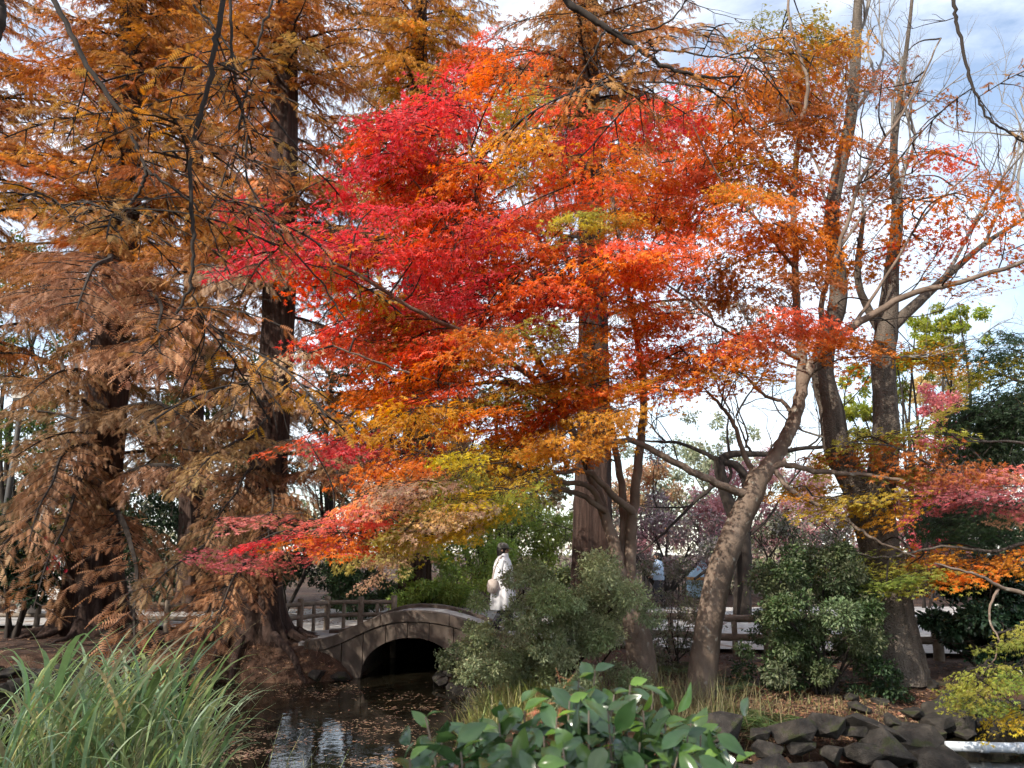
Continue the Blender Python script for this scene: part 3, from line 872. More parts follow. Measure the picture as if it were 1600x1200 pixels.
padsB = [
 (740, 90, 45, 45, 'RRO'), (700, 170, 70, 50, 'RC'), (620, 210, 75, 55, 'CCR'), (570, 245, 40, 35, 'C'), (790, 110, 55, 45, 'RRO'), (850, 78, 35, 24, 'R', .7), (820, 160, 55, 35, 'LGO'), (900, 190, 55, 40, 'RC'),
 (960, 205, 60, 45, 'CR'), (1030, 190, 50, 40, 'RC'), (660, 270, 80, 55, 'RRB'), (740, 260, 60, 50, 'RO'), (820, 235, 55, 40, 'RLG'), (880, 270, 55, 40, 'RO'), (940, 270, 60, 45, 'RO'), (1000, 262, 50, 40, 'OR'),
 (590, 320, 50, 28, 'C', .6), (690, 340, 70, 38, 'RC'), (760, 340, 60, 40, 'RC'), (830, 330, 50, 40, 'RO'), (905, 330, 50, 32, 'LG', .8), (960, 345, 50, 32, 'LG', .9), (1030, 320, 60, 45, 'RO'), (450, 395, 85, 40, 'CCR', .8), (385, 320, 35, 20, 'C', .7),
 (530, 360, 60, 38, 'CR'), (600, 395, 60, 35, 'CKS'), (670, 400, 60, 35, 'CR'), (740, 412, 70, 40, 'CR'), (820, 402, 60, 38, 'RO'), (900, 400, 60, 38, 'RB'), (520, 425, 75, 36, 'RO'), (600, 455, 70, 36, 'GO'), (700, 470, 80, 36, 'CRS'), (780, 470, 70, 40, 'RC'),
 (870, 462, 60, 38, 'RC'), (950, 440, 70, 42, 'RO'), (520, 510, 50, 26, 'RC', .8), (560, 540, 50, 32, 'RO'), (620, 545, 60, 35, 'RG'), (690, 540, 70, 32, 'RC'), (760, 522, 60, 32, 'RO'), (830, 520, 60, 32, 'GL'), (900, 522, 60, 36, 'OG'), (970, 512, 60, 38, 'OR'),
 (600, 602, 70, 34, 'ORR'), (680, 590, 70, 32, 'RRO'), (740, 570, 60, 30, 'RG'), (800, 605, 50, 26, 'LG', .8), (640, 645, 60, 32, 'GO'), (870, 592, 65, 26, 'GL'), (880, 632, 60, 22, 'RO'), (940, 602, 60, 26, 'RO'), (700, 645, 50, 26, 'LG'),
 (480, 685, 70, 24, 'CKR', .6), (560, 685, 60, 30, 'CKR', .9), (610, 705, 50, 30, 'OC'), (760, 652, 60, 18, 'RO'), (820, 662, 60, 22, 'RO'), (880, 682, 50, 22, 'OG'), (790, 702, 50, 26, 'GY'), (680, 735, 70, 34, 'PLG'), (620, 765, 60, 30, 'PO'), (740, 765, 50, 30, 'YLG'),
 (790, 745, 38, 26, 'YV'), (690, 795, 60, 26, 'PLG'), (620, 805, 50, 26, 'PL'), (632, 842, 34, 22, 'PYL', .8), (605, 868, 20, 14, 'YP', .6), (765, 800, 30, 22, 'YV'), (500, 815, 60, 16, 'CSR', .7, 7.9), (420, 800, 50, 8, 'CS', .6, 7.6), (400, 842, 50, 10, 'CKS', .6, 7.6),
 (540, 840, 50, 20, 'ROC', .8, 8.2), (450, 872, 36, 7, 'CS', .6, 7.5), (585, 810, 30, 12, 'RC', .7, 8.3), (510, 580, 55, 40, 'PB', .5), (460, 560, 45, 30, 'PBK', .4), (840, 440, 80, 50, 'RO'), (640, 500, 70, 40, 'RGO'), (720, 330, 70, 60, 'RO'), (980, 390, 60, 40, 'RO'), (900, 560, 60, 36, 'OGR'), (945, 645, 45, 30, 'OG'), (885, 650, 45, 30, 'GO'), (930, 690, 36, 18, 'GO', .8), (660, 770, 60, 34, 'PLY', 1, 7.7), (720, 725, 60, 34, 'PYL', 1, 7.7), (750, 790, 40, 26, 'YYL', 1, 7.8), (800, 765, 34, 26, 'YV', 1, 8.0), (690, 800, 50, 26, 'YLP', 1, 7.6), (570, 770, 40, 20, 'PSO', .8, 7.9), (640, 725, 50, 30, 'POC', 1, 8.1), (700, 830, 40, 18, 'YL', .8, 8.1), (770, 770, 40, 30, 'YG', 1, 8.5), (830, 740, 40, 20, 'YGL', .8, 8.8), (640, 830, 34, 18, 'PL', .8, 8.0), (850, 700, 50, 24, 'OGY', .9, 8.8)]
maple('crimson to yellow maple with several pale stems rising behind the round shrub', baseB, limbsB, padsB, (YB - 2.6, YB - .2), P(985, 800, YB)[0], dens=1.0, fill=.5)

# --- the orange maple: one leaning forked trunk
baseA = G(1095, 1085, -.16); YA = baseA[1]
def limbsA(g, nd):
    w = smooth_path(np.array([np.r_[P(1092, 1100, YA), .22], np.r_[P(1097, 1050, YA), .185], np.r_[P(1108, 970, YA), .17], np.r_[P(1125, 890, YA), .165], np.r_[P(1152, 820, YA), .155], np.r_[P(1176, 770, YA), .15], np.r_[P(1186, 735, YA), .13]]), 8)
    tube(g, w[:, :3], w[:, 3], 18, flute=.07, seed=6)
    limb(g, nd, [(1178, 765, YA), (1200, 728, YA), (1226, 690, YA), (1246, 640, YA), (1258, 590, YA), (1285, 548, YA - .05), (1310, 525, YA - .1), (1352, 498, YA - .2), (1420, 460, YA - .3), (1500, 440, YA - .4), (1600, 410, YA - .5), (1660, 390, YA - .5)], .125, .02, 12)
    limb(g, nd, [(1252, 610, YA), (1252, 540, YA + .1), (1243, 470, YA + .1), (1243, 400, YA), (1240, 300, YA), (1250, 200, YA - .1), (1262, 130, YA - .1), (1235, 40, YA - .1), (1230, -40, YA)], .075, .016, 9)
    limb(g, nd, [(1290, 545, YA), (1285, 470, YA - .1), (1310, 390, YA - .2), (1350, 270, YA - .2), (1420, 160, YA - .3), (1470, 60, YA - .3)], .05, .012, 8)
    limb(g, nd, [(1184, 775, YA), (1150, 768, YA - .1), (1100, 745, YA - .25), (1040, 715, YA - .4), (985, 688, YA - .5), (930, 698, YA - .8), (880, 715, YA - 1.1), (840, 745, YA - 1.4), (790, 775, YA - 1.8)], .068, .014, 10)
    limb(g, nd, [(985, 690, YA - .5), (940, 620, YA - .6), (900, 590, YA - .7), (840, 600, YA - .9)], .025, .008, 6)
    limb(g, nd, [(1186, 765, YA), (1212, 728, YA - .1), (1235, 728, YA - .15), (1290, 738, YA - .2), (1350, 742, YA - .3), (1410, 750, YA - .4)], .06, .02, 9)
    limb(g, nd, [(1212, 735, YA - .1), (1235, 765, YA - .15), (1290, 795, YA - .2), (1340, 825, YA - .3), (1380, 850, YA - .4), (1430, 870, YA - .5)], .04, .012, 8)
    limb(g, nd, [(1184, 745, YA), (1160, 705, YA + .1), (1150, 670, YA + .15), (1128, 635, YA + .2), (1105, 612, YA + .3)], .045, .02, 8)
    limb(g, nd, [(1238, 650, YA), (1225, 630, YA + .1), (1190, 615, YA + .2), (1160, 585, YA + .3), (1100, 560, YA + .3), (1040, 560, YA)], .035, .01, 7)
    limb(g, nd, [(1246, 560, YA), (1190, 530, YA - .2), (1140, 520, YA - .4), (1080, 470, YA - .8), (1020, 430, YA - 1)], .035, .01, 7)
    limb(g, nd, [(1243, 420, YA), (1180, 340, YA - .3), (1120, 270, YA - .5), (1080, 190, YA - .6)], .03, .008, 6)
    limb(g, nd, [(1240, 300, YA), (1180, 200, YA - .2), (1150, 110, YA - .3)], .022, .008, 6)
    limb(g, nd, [(1330, 515, YA - .1), (1380, 440, YA), (1450, 330, YA + .1), (1530, 260, YA + .1)], .03, .01, 6)
    limb(g, nd, [(1310, 390, YA - .2), (1380, 300, YA - .2), (1470, 240, YA - .2)], .022, .008, 6)
padsA = [(1190, 40, 50, 40, 'LGV'), (1255, 60, 55, 55, 'BGL'), (1315, 60, 32, 50, 'BG', .8), (1120, 110, 40, 38, 'RO'), (1180, 130, 60, 45, 'OB'), (1260, 160, 60, 50, 'BO'), (1090, 170, 40, 35, 'RO'), (1130, 210, 60, 48, 'OR'), (1200, 220, 60, 48, 'OB'),
 (1290, 180, 42, 45, 'BO'), (1100, 280, 60, 48, 'RO'), (1170, 290, 60, 45, 'OG'), (1240, 280, 50, 45, 'RO'), (1335, 220, 42, 38, 'B', .7), (1080, 350, 60, 42, 'OR'), (1150, 370, 60, 40, 'OO'), (1220, 370, 60, 42, 'OG'), (1300, 335, 42, 26, 'OP', .7),
 (1040, 422, 70, 38, 'OR'), (1120, 430, 60, 40, 'OB'), (1190, 450, 60, 38, 'OB'), (1270, 432, 50, 36, 'BO'), (1340, 300, 40, 26, 'BP', .6), (1405, 280, 50, 26, 'BR', .5), (1480, 230, 48, 30, 'RB', .7), (1450, 312, 60, 26, 'OB', .6), (1520, 292, 50, 36, 'BO', .7),
 (1340, 402, 50, 22, 'BO', .6), (1440, 372, 50, 16, 'RB', .6), (1560, 400, 50, 22, 'BR', .7), (1500, 432, 60, 12, 'B', .5), (1270, 500, 60, 32, 'RO'), (1200, 512, 50, 32, 'RB'), (1310, 542, 60, 20, 'OB', .8), (1130, 540, 50, 26, 'OR'), (1080, 570, 50, 22, 'RO'),
 (1020, 560, 60, 30, 'RO'), (1000, 602, 50, 22, 'OG'), (1150, 572, 70, 12, 'OG', .8), (1390, 245, 60, 30, 'B', .4), (1420, 150, 50, 36, 'B', .35), (1440, 562, 40, 8, 'BG', .6), (1380, 110, 40, 40, 'B', .4), (1050, 500, 60, 30, 'OR'), (1250, 350, 50, 60, 'BO')]
maple('orange maple with one thick leaning forked trunk on the island', baseA, limbsA, padsA, (YA - 1.6, YA + .9), P(1190, 740, YA)[0], fill=.6,
      twigs=lambda gw: [twig_fan(gw, P(x, y, YA + U(-.2, .4)), nrm(np.array([dx, U(-.2, .3), dz])), L, .012, 3, .55) for (x, y, dx, dz, L) in
                        ((1110, 615, -.6, .7, .7), (1128, 640, .2, 1, .7), (1150, 680, .1, 1, .8), (1105, 612, -1, .2, .8), (1060, 725, -.3, 1, .9), (1160, 590, -.7, .6, .7), (1420, 460, .5, .8, 1.1), (1480, 445, .6, .7, 1.0), (1380, 480, .8, .35, 1.2), (1350, 500, .9, .1, 1.3), (1560, 420, .5, .7, 1), (1350, 270, .6, .7, 1), (1400, 180, .7, .6, 1), (1300, 530, 1, -.1, 1.2))])

# --- olive and rust maple reaching in behind, trunk out of frame to the right
baseD = np.array([8.6, 11.4, 0.0])
def limbsD(g, nd):
    b = baseD
    tube(g, smooth_path(np.array([b - UP * .1, b + [-.1, 0, 1.0], b + [-.35, 0, 2.2]]), 6), np.linspace(.18, .12, 13), 10)
    for pts in ([(1640, 760), (1560, 745), (1480, 735), (1400, 700), (1320, 690)], [(1640, 800), (1550, 790), (1440, 775), (1350, 785), (1270, 775)], [(1650, 830), (1560, 860), (1470, 855), (1390, 870), (1340, 865)], [(1640, 700), (1570, 690), (1500, 690)]):
        q = [(x, y, 11.0 - (1640 - x) * .003) for x, y in pts]
        s = b + np.array([-.35, 0, 2.2]); e = P(*q[0])
        tube(g, smooth_path(np.array([s, (s + e) / 2 + UP * .1, e]), 5), np.linspace(.06, .03, 11), 8)
        limb(g, nd, q, .028, .008, 7)
padsD = [(1330, 690, 70, 26, 'LB'), (1420, 680, 80, 32, 'LB'), (1490, 722, 70, 32, 'BKP'), (1400, 740, 50, 22, 'LG'), (1555, 742, 60, 26, 'KCP'), (1520, 772, 60, 18, 'BK'), (1300, 770, 60, 20, 'GL', .8), (1350, 792, 60, 20, 'GY', .8), (1240, 762, 40, 12, 'LG', .6),
 (1590, 790, 40, 20, 'PK'), (1360, 862, 50, 10, 'VL', .9), (1420, 882, 60, 22, 'VL', .9), (1470, 862, 60, 18, 'GO'), (1540, 882, 60, 22, 'GO'), (1390, 908, 40, 12, 'VL', .8), (1585, 870, 40, 20, 'GO'), (1450, 650, 60, 14, 'LB', .7)]
maple('olive and rose maple spreading low flat layers past the twin trunk tree', baseD, limbsD, padsD, (9.8, 11.4), baseD[0], fill=.3, bark='grey_bark')
# --- pale green maple bough hanging over the pipe
baseE = np.array([7.0, 8.9, 0.0])
def limbsE(g, nd):
    b = baseE
    tube(g, smooth_path(np.array([b - UP * .2, b + [.1, .1, .7], b + [0, .1, 1.5]]), 6), np.linspace(.12, .08, 13), 10)
    e = P(1630, 930, 8.6)
    tube(g, smooth_path(np.array([b + [0, .1, 1.5], (b + [0, .1, 1.5] + e) / 2 + UP * .15, e]), 5), np.linspace(.05, .03, 11), 8)
    limb(g, nd, [(1630, 930, 8.6), (1570, 920, 8.5), (1530, 900, 8.4), (1460, 880, 8.3)], .03, .01, 7)
    limb(g, nd, [(1560, 920, 8.5), (1545, 960, 8.4), (1560, 1010, 8.3), (1530, 1060, 8.2)], .016, .006, 6)
padsE = [(1560, 1000, 34, 30, 'VL', .7), (1545, 1060, 45, 26, 'VVL', .9), (1595, 1050, 40, 30, 'VL', .8), (1510, 1045, 30, 18, 'VL', .7), (1540, 1100, 35, 14, 'VY', .8), (1590, 1105, 25, 16, 'VY', .7), (1600, 980, 30, 22, 'VL', .6), (1520, 1080, 30, 14, 'V', .8)]
maple('small pale green maple bough drooping over the white pipe', baseE, limbsE, padsE, (7.9, 8.6), baseE[0], fill=.2, dens=.5)
# --- dark green maple at the right edge
baseF = np.array([10.6, 14.6, 0.0])
def limbsF(g, nd):
    b = baseF
    tube(g, smooth_path(np.array([b - UP * .1, b + [-.1, 0, 1.6], b + [-.3, 0, 4.6]]), 6), np.linspace(.2, .1, 13), 10)
    for pts in ([(1680, 640), (1600, 600), (1530, 570)], [(1680, 700), (1600, 690), (1520, 680)], [(1690, 790), (1600, 790), (1500, 800)], [(1690, 560), (1620, 540), (1560, 530)]):
        limb(g, nd, [(x, y, 14.4 - (1680 - x) * .004) for x, y in pts], .06, .012, 7)
padsF = [(1570, 560, 60, 30, 'DDL'), (1560, 610, 60, 32, 'D'), (1590, 660, 60, 36, 'D'), (1545, 680, 50, 28, 'DDV'), (1580, 720, 60, 28, 'D'), (1530, 800, 55, 28, 'DD'), (1580, 800, 50, 30, 'D'), (1500, 790, 35, 20, 'D', .8), (1550, 840, 50, 22, 'D'), (1590, 520, 40, 24, 'DB', .7), (1535, 640, 40, 22, 'D'), (1520, 720, 30, 18, 'DDK', .7)]
maple('dark green maple crown filling the edge beyond the shrubs', baseF, limbsF, padsF, (12.8, 14.8), baseF[0], fill=.9, leaf=.055)

# ------------------------------------------------------------------ twin trunked deciduous tree
baseG = G(1392, 1050, 0.0); YG = baseG[1]
root = thing('twin_trunk_tree', 'tall grey barked tree forking into two trunks behind the island shrubs', 'tree', baseG)
g = Geo(); nd = []
def big(pts, radii, sides=22, flute=.10, seed=2):
    w = smooth_path(np.array([np.r_[P(x, y, y_), r] for (x, y, y_), r in zip(pts, radii)]), 7)
    tube(g, w[:, :3], w[:, 3], sides, flute=flute, seed=seed)
    nd.extend(w[:, :3])
big([(1398, 1065, YG), (1392, 1000, YG), (1385, 930, YG), (1374, 860, YG), (1362, 800, YG), (1352, 755, YG)], [.46, .36, .30, .27, .29, .26])
big([(1356, 790, YG), (1330, 745, YG), (1308, 700, YG), (1298, 640, YG), (1285, 590, YG), (1290, 530, YG), (1310, 460, YG), (1300, 330, YG), (1330, 180, YG), (1340, 20, YG), (1345, -80, YG)], [.22, .20, .19, .175, .16, .145, .13, .11, .09, .07, .05])
big([(1362, 800, YG), (1378, 740, YG), (1384, 680, YG), (1382, 620, YG), (1379, 560, YG), (1385, 510, YG), (1393, 420, YG), (1402, 330, YG), (1396, 240, YG), (1408, 140, YG), (1422, 30, YG), (1430, -60, YG)], [.21, .20, .185, .17, .165, .16, .105, .085, .06, .042, .028, .02])
big([(1383, 520, YG), (1420, 485, YG), (1470, 440, YG + .2), (1540, 380, YG + .4), (1620, 330, YG + .4)], [.10, .085, .06, .04, .02], 10)
big([(1384, 530, YG), (1355, 480, YG), (1340, 430, YG - .2), (1350, 330, YG - .3)], [.08, .06, .05, .03], 10)
g.build('trunk', M['grey_bark'], root)
g = Geo()
for (x, y, dx, dz, L, r) in ((1470, 440, .6, .8, 1.8, .035), (1540, 380, .3, 1, 1.8, .03), (1400, 330, .5, 1, 1.9, .04), (1395, 250, -.2, 1, 1.8, .03), (1330, 180, .7, .9, 2.0, .04), (1340, 60, .5, 1, 1.8, .03), (1300, 330, -.5, 1, 1.6, .03), (1600, 340, .1, 1, 2.2, .03), (1350, 340, .3, 1, 1.5, .025), (1390, 560, 1, .4, 1.3, .02), (1285, 590, -1, .5, 1.3, .022), (1305, 690, -1, .4, 1.3, .02)):
    twig_fan(g, P(x, y, YG + U(-.2, .3)), nrm(np.array([dx, U(-.3, .3), dz])), L, r, 4, .5, .15)
g.build('branches', M['pale_bark'], root)

# ------------------------------------------------------------------ generic trees and shrubs
def clumps_leaves(gl, cen, rad, n, tpl, size, cs, flatten=.75, shell=.55, shoots=0):
    """leaves through the volume of each clump, denser to its outside; colour drifts from clump to clump"""
    for c, r in zip(cen, rad):
        k = max(12, int(n * (r / np.mean(rad)) ** 2))
        v = nrm(rng.normal(0, 1, (k, 3)))
        rr = r * (shell + (1 - shell) * rng.uniform(0, 1, (k, 1)) ** .5) * (.7 + .5 * rng.uniform(0, 1, (k, 1)))
        off = v * rr; off[:, 2] *= flatten
        ld = nrm(v + rng.normal(0, .6, (k, 3)) - UP * .25)
        nn = nrm(v * .5 + UP * .8 + rng.normal(0, .5, (k, 3)))
        cc = .5 * np.repeat(jcol(cs, 1, .2), k, 0) + .5 * jcol(cs, k, .22)
        inst(gl, tpl, c + off, frames(ld, nn), size * rng.uniform(.6, 1.3, k), cc)
        for j in range(shoots):                       # leafy shoots that break the outline
            d = nrm(rng.normal(0, 1, 3) + UP * .7)
            b = c + d * r * U(.6, .9) * np.array([1, 1, flatten]); L = r * U(.5, 1.1)
            t = np.linspace(.1, 1, 9)
            pos = b + np.outer(t * L, d) - np.outer(.15 * L * t ** 2, UP) + rng.normal(0, .012, (9, 3))
            inst(gl, tpl, pos, frames(nrm(d * .5 + rng.normal(0, .7, (9, 3))), nrm(UP + rng.normal(0, .5, (9, 3)))), size * rng.uniform(.6, 1.2, 9), jcol(cs, 9, .2))
def plant(name, label, cat, base, cl, Y, dY, n, size, cs, mat='green', bark='dark_bark', tpl=DIAM, stems=3, r0=.05, group=None, sub=4, flatten=.75, tr_name='trunk', cr_name='crown'):
    """cl: crown clumps (px, py, rpx) ; base world xyz"""
    base = np.array(base, float)
    root = thing(name, label, cat, base, group)
    gl, gw = Geo(), Geo()
    cen, rad = [], []
    for (x, y, r) in cl:
        yy = Y + U(-dY, dY)
        c = P(x, y, yy); R = r / FPX * yy
        tr = cat == 'tree'
        for k in range(sub * 2 if tr else sub):
            off = rng.normal(0, .72 if tr else .6, 3) * R * np.array([1, 1, .85])
            cen.append(c + off); rad.append(R * (U(.16, .42) if tr else U(.25, .62)))
        a = rng.normal(0, .06, 3); a[2] = -.05
        m_ = base * .45 + c * .55 + rng.normal(0, .12, 3) * np.linalg.norm(c - base) * .4
        w = smooth_path(np.array([base + a, m_, c]), 5)
        tube(gw, w, np.linspace(r0, r0 * .25, len(w)), 6)
        for k in range(stems):
            twig_fan(gw, w[-3 - k % 4], nrm(c - base + rng.normal(0, .6, 3)), R * U(.8, 1.4), r0 * .22, 1, .7)
    clumps_leaves(gl, cen, rad, n if cat == 'shrub' else n * .5, tpl, size, cs, flatten, shoots=9 if cat == 'shrub' else 4, shell=.55 if cat == 'shrub' else .25)
    gw.build(tr_name, M[bark], root)
    gl.build(cr_name, M[mat], root, smooth=False, kind='stuff')
    return root
gz = lambda x, Y: (P(x, 900, Y)[0], Y, float(height(P(x, 900, Y)[0], Y)))
DKG = [(.028, .050, .022), (.045, .075, .03), (.02, .04, .02)]
MDG = [(.05, .09, .03), (.075, .12, .035), (.04, .07, .028)]
LTG = [(.24, .32, .07), (.33, .40, .09), (.15, .23, .055)]
YLG = [(.30, .33, .05), (.40, .38, .06), (.20, .26, .05)]
PNK = [(.42, .20, .22), (.50, .28, .28), (.36, .15, .19), (.46, .32, .30)]
GRP = [(.24, .19, .18), (.31, .25, .24), (.20, .17, .15)]
SAGE = [(.13, .155, .075), (.19, .21, .11), (.09, .115, .055)]
# left background
plant('evergreen_tree', 'leafy green tree behind the lamp post', 'tree', gz(30, 27), [(20, 430, 70), (70, 480, 55), (10, 560, 70), (65, 620, 65), (15, 680, 70), (80, 720, 60), (20, 780, 80), (80, 800, 60)], 27, 2, 420, .16, MDG + [(.22, .26, .05)], r0=.14)
plant('evergreen_tree', 'loose green tree showing between the two big redwood trunks', 'tree', gz(330, 29), [(330, 540, 55), (350, 620, 55), (400, 570, 40), (290, 600, 50), (250, 560, 45), (300, 680, 55), (370, 700, 55), (240, 680, 50)], 29, 2, 330, .16, MDG + [(.16, .20, .05)], r0=.14)
plant('evergreen_tree', 'dark evergreen tree behind the crimson maple spray', 'tree', gz(540, 27), [(540, 640, 60), (560, 720, 60), (500, 760, 60), (600, 780, 60), (520, 580, 50), (640, 720, 60), (600, 640, 50)], 27, 2, 400, .16, DKG + MDG, r0=.14)
plant('evergreen_tree', 'dim green tree deep behind the yellow maple leaves', 'tree', gz(760, 29), [(760, 740, 60), (720, 680, 60), (820, 680, 60), (700, 780, 60), (840, 760, 60), (780, 620, 60), (860, 620, 50)], 29, 2, 380, .17, MDG + DULL, r0=.14)
plant('hedge_shrub', 'dark evergreen shrub mass beyond the fence between the redwoods', 'shrub', gz(260, 25), [(200, 850, 60), (260, 830, 70), (330, 840, 65), (230, 900, 50), (310, 905, 50), (280, 780, 60), (210, 790, 50), (360, 790, 50)], 25, 1.2, 420, .12, DKG, r0=.07)
plant('hedge_shrub', 'dark shrub right of the fluted redwood base', 'shrub', gz(450, 22), [(440, 900, 45), (490, 880, 50), (470, 840, 50), (430, 840, 40)], 22, .8, 420, .10, DKG, r0=.05)
plant('flowering_camellia', 'dark camellia shrub dotted with red flowers left of the big trunk', 'shrub', gz(30, 16.2), [(10, 900, 55), (60, 915, 45), (20, 850, 45), (75, 880, 35), (80, 850, 30), (0, 820, 40)], 16.2, .5, 420, .09, DKG + [(.03, .06, .03)], 'glossy', r0=.05)
cf = [o for o in COL.objects if o.name.startswith('flowering_camellia')][0]
gf = Geo()
pp = np.array([P(U(70, 105), U(838, 895), 15.7 + U(-.2, .2)) for k in range(26)])
for q in pp:
    k = 7
    th = np.linspace(0, 6.28, k, endpoint=False)
    d = np.stack([np.cos(th), -.5 + 0 * th, np.sin(th)], -1)
    inst(gf, DIAM, np.repeat(q[None], k, 0), frames(d, np.tile([0, -1., .2], (k, 1))), np.full(k, .05), jcol([(.55, .05, .07)], k, .1))
gf.build('flowers', M['leaf'], cf, smooth=False, kind='stuff')
plant('yellow_bush', 'sunlit yellow green bush behind the big left trunk', 'shrub', gz(100, 25), [(90, 850, 35), (180, 850, 28), (190, 810, 25), (95, 820, 25)], 25, .5, 300, .10, YLG, r0=.03)
plant('garden_shrub', 'dark rounded shrub beyond the pale fence left of the bridge', 'shrub', gz(560, 21), [(545, 915, 38), (580, 905, 42), (560, 885, 30), (600, 925, 30)], 21, .5, 420, .085, DKG + MDG, r0=.03)
plant('garden_shrub', 'bright green leafy shrub just beyond the arched bridge', 'shrub', gz(680, 20), [(640, 925, 35), (680, 915, 42), (715, 905, 42), (700, 935, 30), (740, 920, 30), (650, 945, 20)], 20, .6, 420, .085, LTG, r0=.03)
plant('garden_shrub', 'tall yellow green shrub behind the person in white', 'shrub', gz(800, 24), [(740, 850, 50), (800, 830, 55), (850, 870, 50), (760, 890, 45), (830, 900, 45), (720, 880, 40), (870, 820, 50)], 24, 1.0, 430, .10, LTG + YLG[:1], r0=.06)
plant('garden_shrub', 'sage green shrub beside the reddish redwood trunk', 'shrub', gz(880, 19), [(860, 930, 35), (880, 900, 35), (850, 900, 30)], 19, .5, 380, .08, SAGE + LTG[:1], r0=.03)
# right background
plant('pink_tree', 'dusky pink tree in the distance behind the forked trunk', 'tree', gz(1140, 33), [(1130, 815, 60), (1080, 840, 50), (1190, 800, 60), (1150, 770, 40), (1230, 830, 50), (1110, 870, 50)], 33, 2, 420, .15, PNK, 'leaf', r0=.08)
plant('pink_tree', 'pale pink autumn tree far behind the twin trunk tree', 'tree', gz(1440, 34), [(1280, 810, 60), (1320, 850, 50), (1440, 800, 60), (1500, 830, 60), (1470, 860, 60), (1420, 850, 50), (1540, 800, 50), (1260, 860, 50)], 34, 2, 420, .15, PNK + [(.6, .42, .40)], 'leaf', r0=.08)
plant('bare_shrub_tree', 'greyish bare twiggy tree beyond the leaning trunk', 'tree', gz(1040, 30), [(1020, 830, 60), (1080, 850, 50), (1000, 880, 50), (1050, 790, 50), (1120, 850, 40), (980, 820, 50)], 30, 1.5, 330, .13, GRP + PNK[:1], 'litter', r0=.08)
plant('bare_shrub_tree', 'grey brown twiggy thicket between the leaning trunk and twin trunks', 'tree', gz(1230, 27), [(1200, 870, 55), (1260, 850, 50), (1300, 880, 50), (1180, 830, 45), (1330, 840, 40), (1240, 890, 50)], 27, 1.5, 330, .12, GRP + SAGE, 'litter', r0=.08)
plant('autumn_tree', 'orange tinged tree top far beyond the pale maple stems', 'tree', gz(1010, 38), [(1000, 770, 50), (1030, 740, 40), (960, 780, 50), (1290, 745, 40), (1260, 770, 40)], 38, 1, 360, .17, [(.46, .28, .16), (.5, .22, .12), (.4, .32, .2)], 'leaf', r0=.1)
plant('autumn_tree', 'hazy grey green tree top beyond the dark arching boughs', 'tree', gz(1120, 42), [(1080, 735, 50), (1150, 730, 50), (1120, 700, 35), (1210, 750, 45), (1040, 760, 40)], 42, 1, 380, .18, [(.26, .28, .18), (.33, .33, .2), (.22, .24, .17)], r0=.12)
plant('red_maple_sapling', 'small bright red maple between twin trunk and dark maple', 'tree', gz(1440, 24), [(1445, 830, 30), (1430, 800, 28), (1470, 790, 28), (1455, 850, 22)], 24, .5, 260, .10, [(.62, .10, .13), (.6, .17, .18)], 'leaf', r0=.04)
plant('rose_maple', 'tall rose red tree behind the dark green maple', 'tree', gz(1500, 28), [(1490, 660, 40), (1460, 700, 35), (1520, 690, 40), (1500, 740, 45), (1470, 640, 30)], 28, 1, 330, .13, [(.56, .12, .13), (.55, .22, .20), (.50, .20, .22)], 'leaf', r0=.08)
plant('yellow_tree', 'yellow and buff tree standing behind the rose tree', 'tree', gz(1480, 34), [(1490, 600, 40), (1450, 620, 35), (1470, 560, 30), (1510, 640, 35)], 34, 1, 330, .15, [(.58, .42, .12), (.60, .45, .28), (.5, .36, .1)], 'leaf', r0=.1)
plant('ginkgo_tree', 'yellow green tree with upright tufts against the sky', 'tree', gz(1450, 31), [(1490, 510, 34), (1475, 540, 26), (1420, 540, 28), (1410, 590, 28), (1430, 510, 22), (1340, 620, 32), (1330, 650, 28), (1400, 560, 24), (1500, 490, 22)], 31, 1, 330, .14, YLG, 'leaf', r0=.1)
# island shrubs
plant('island_shrub', 'big rounded small leaved evergreen shrub beside the bridge', 'shrub', G(880, 1060, -.15),
      [(860, 930, 55), (910, 915, 55), (800, 970, 50), (860, 980, 60), (930, 970, 55), (970, 940, 45), (780, 1010, 50), (840, 1030, 60), (910, 1030, 55), (960, 1010, 45), (760, 1040, 35), (800, 1060, 45), (870, 1070, 45), (830, 940, 40)], 9.4, .6, 760, .036, [(.20, .23, .11), (.28, .31, .16), (.14, .17, .08), (.34, .36, .20)], 'green', r0=.03, sub=5)
plant('island_shrub', 'dark leafy shrub with bare stems between the leaning trunk and twin trunks', 'shrub', G(1285, 1085, -.15),
      [(1200, 930, 45), (1260, 920, 50), (1310, 910, 45), (1230, 970, 50), (1290, 980, 55), (1350, 960, 45), (1250, 1020, 45), (1320, 1020, 45), (1200, 1000, 35), (1290, 880, 40), (1220, 890, 35), (1350, 1010, 35)], 10.6, .7, 480, .05, MDG + SAGE, 'green', r0=.026, sub=5)
plant('glossy_shrub', 'dense dark glossy shrub under the olive maple layers', 'shrub', G(1540, 1045, 0),
      [(1490, 960, 45), (1540, 940, 50), (1590, 960, 50), (1510, 1000, 45), (1570, 1010, 45), (1600, 1010, 40), (1470, 990, 30), (1550, 900, 35)], 11.6, .4, 420, .10, [(.02, .045, .025), (.035, .065, .035)], 'glossy', tpl=BROAD, r0=.03)
plant('fence_shrub', 'thin twiggy shrub straddling the fence left of the leaning trunk', 'shrub', G(1050, 1030, 0), [(1050, 940, 40), (1020, 960, 35), (1080, 970, 40), (1040, 1000, 40), (1090, 1010, 30), (1010, 1010, 30), (1060, 905, 28)], 12.4, .3, 210, .045, SAGE + GRP, 'green', r0=.015, stems=6)
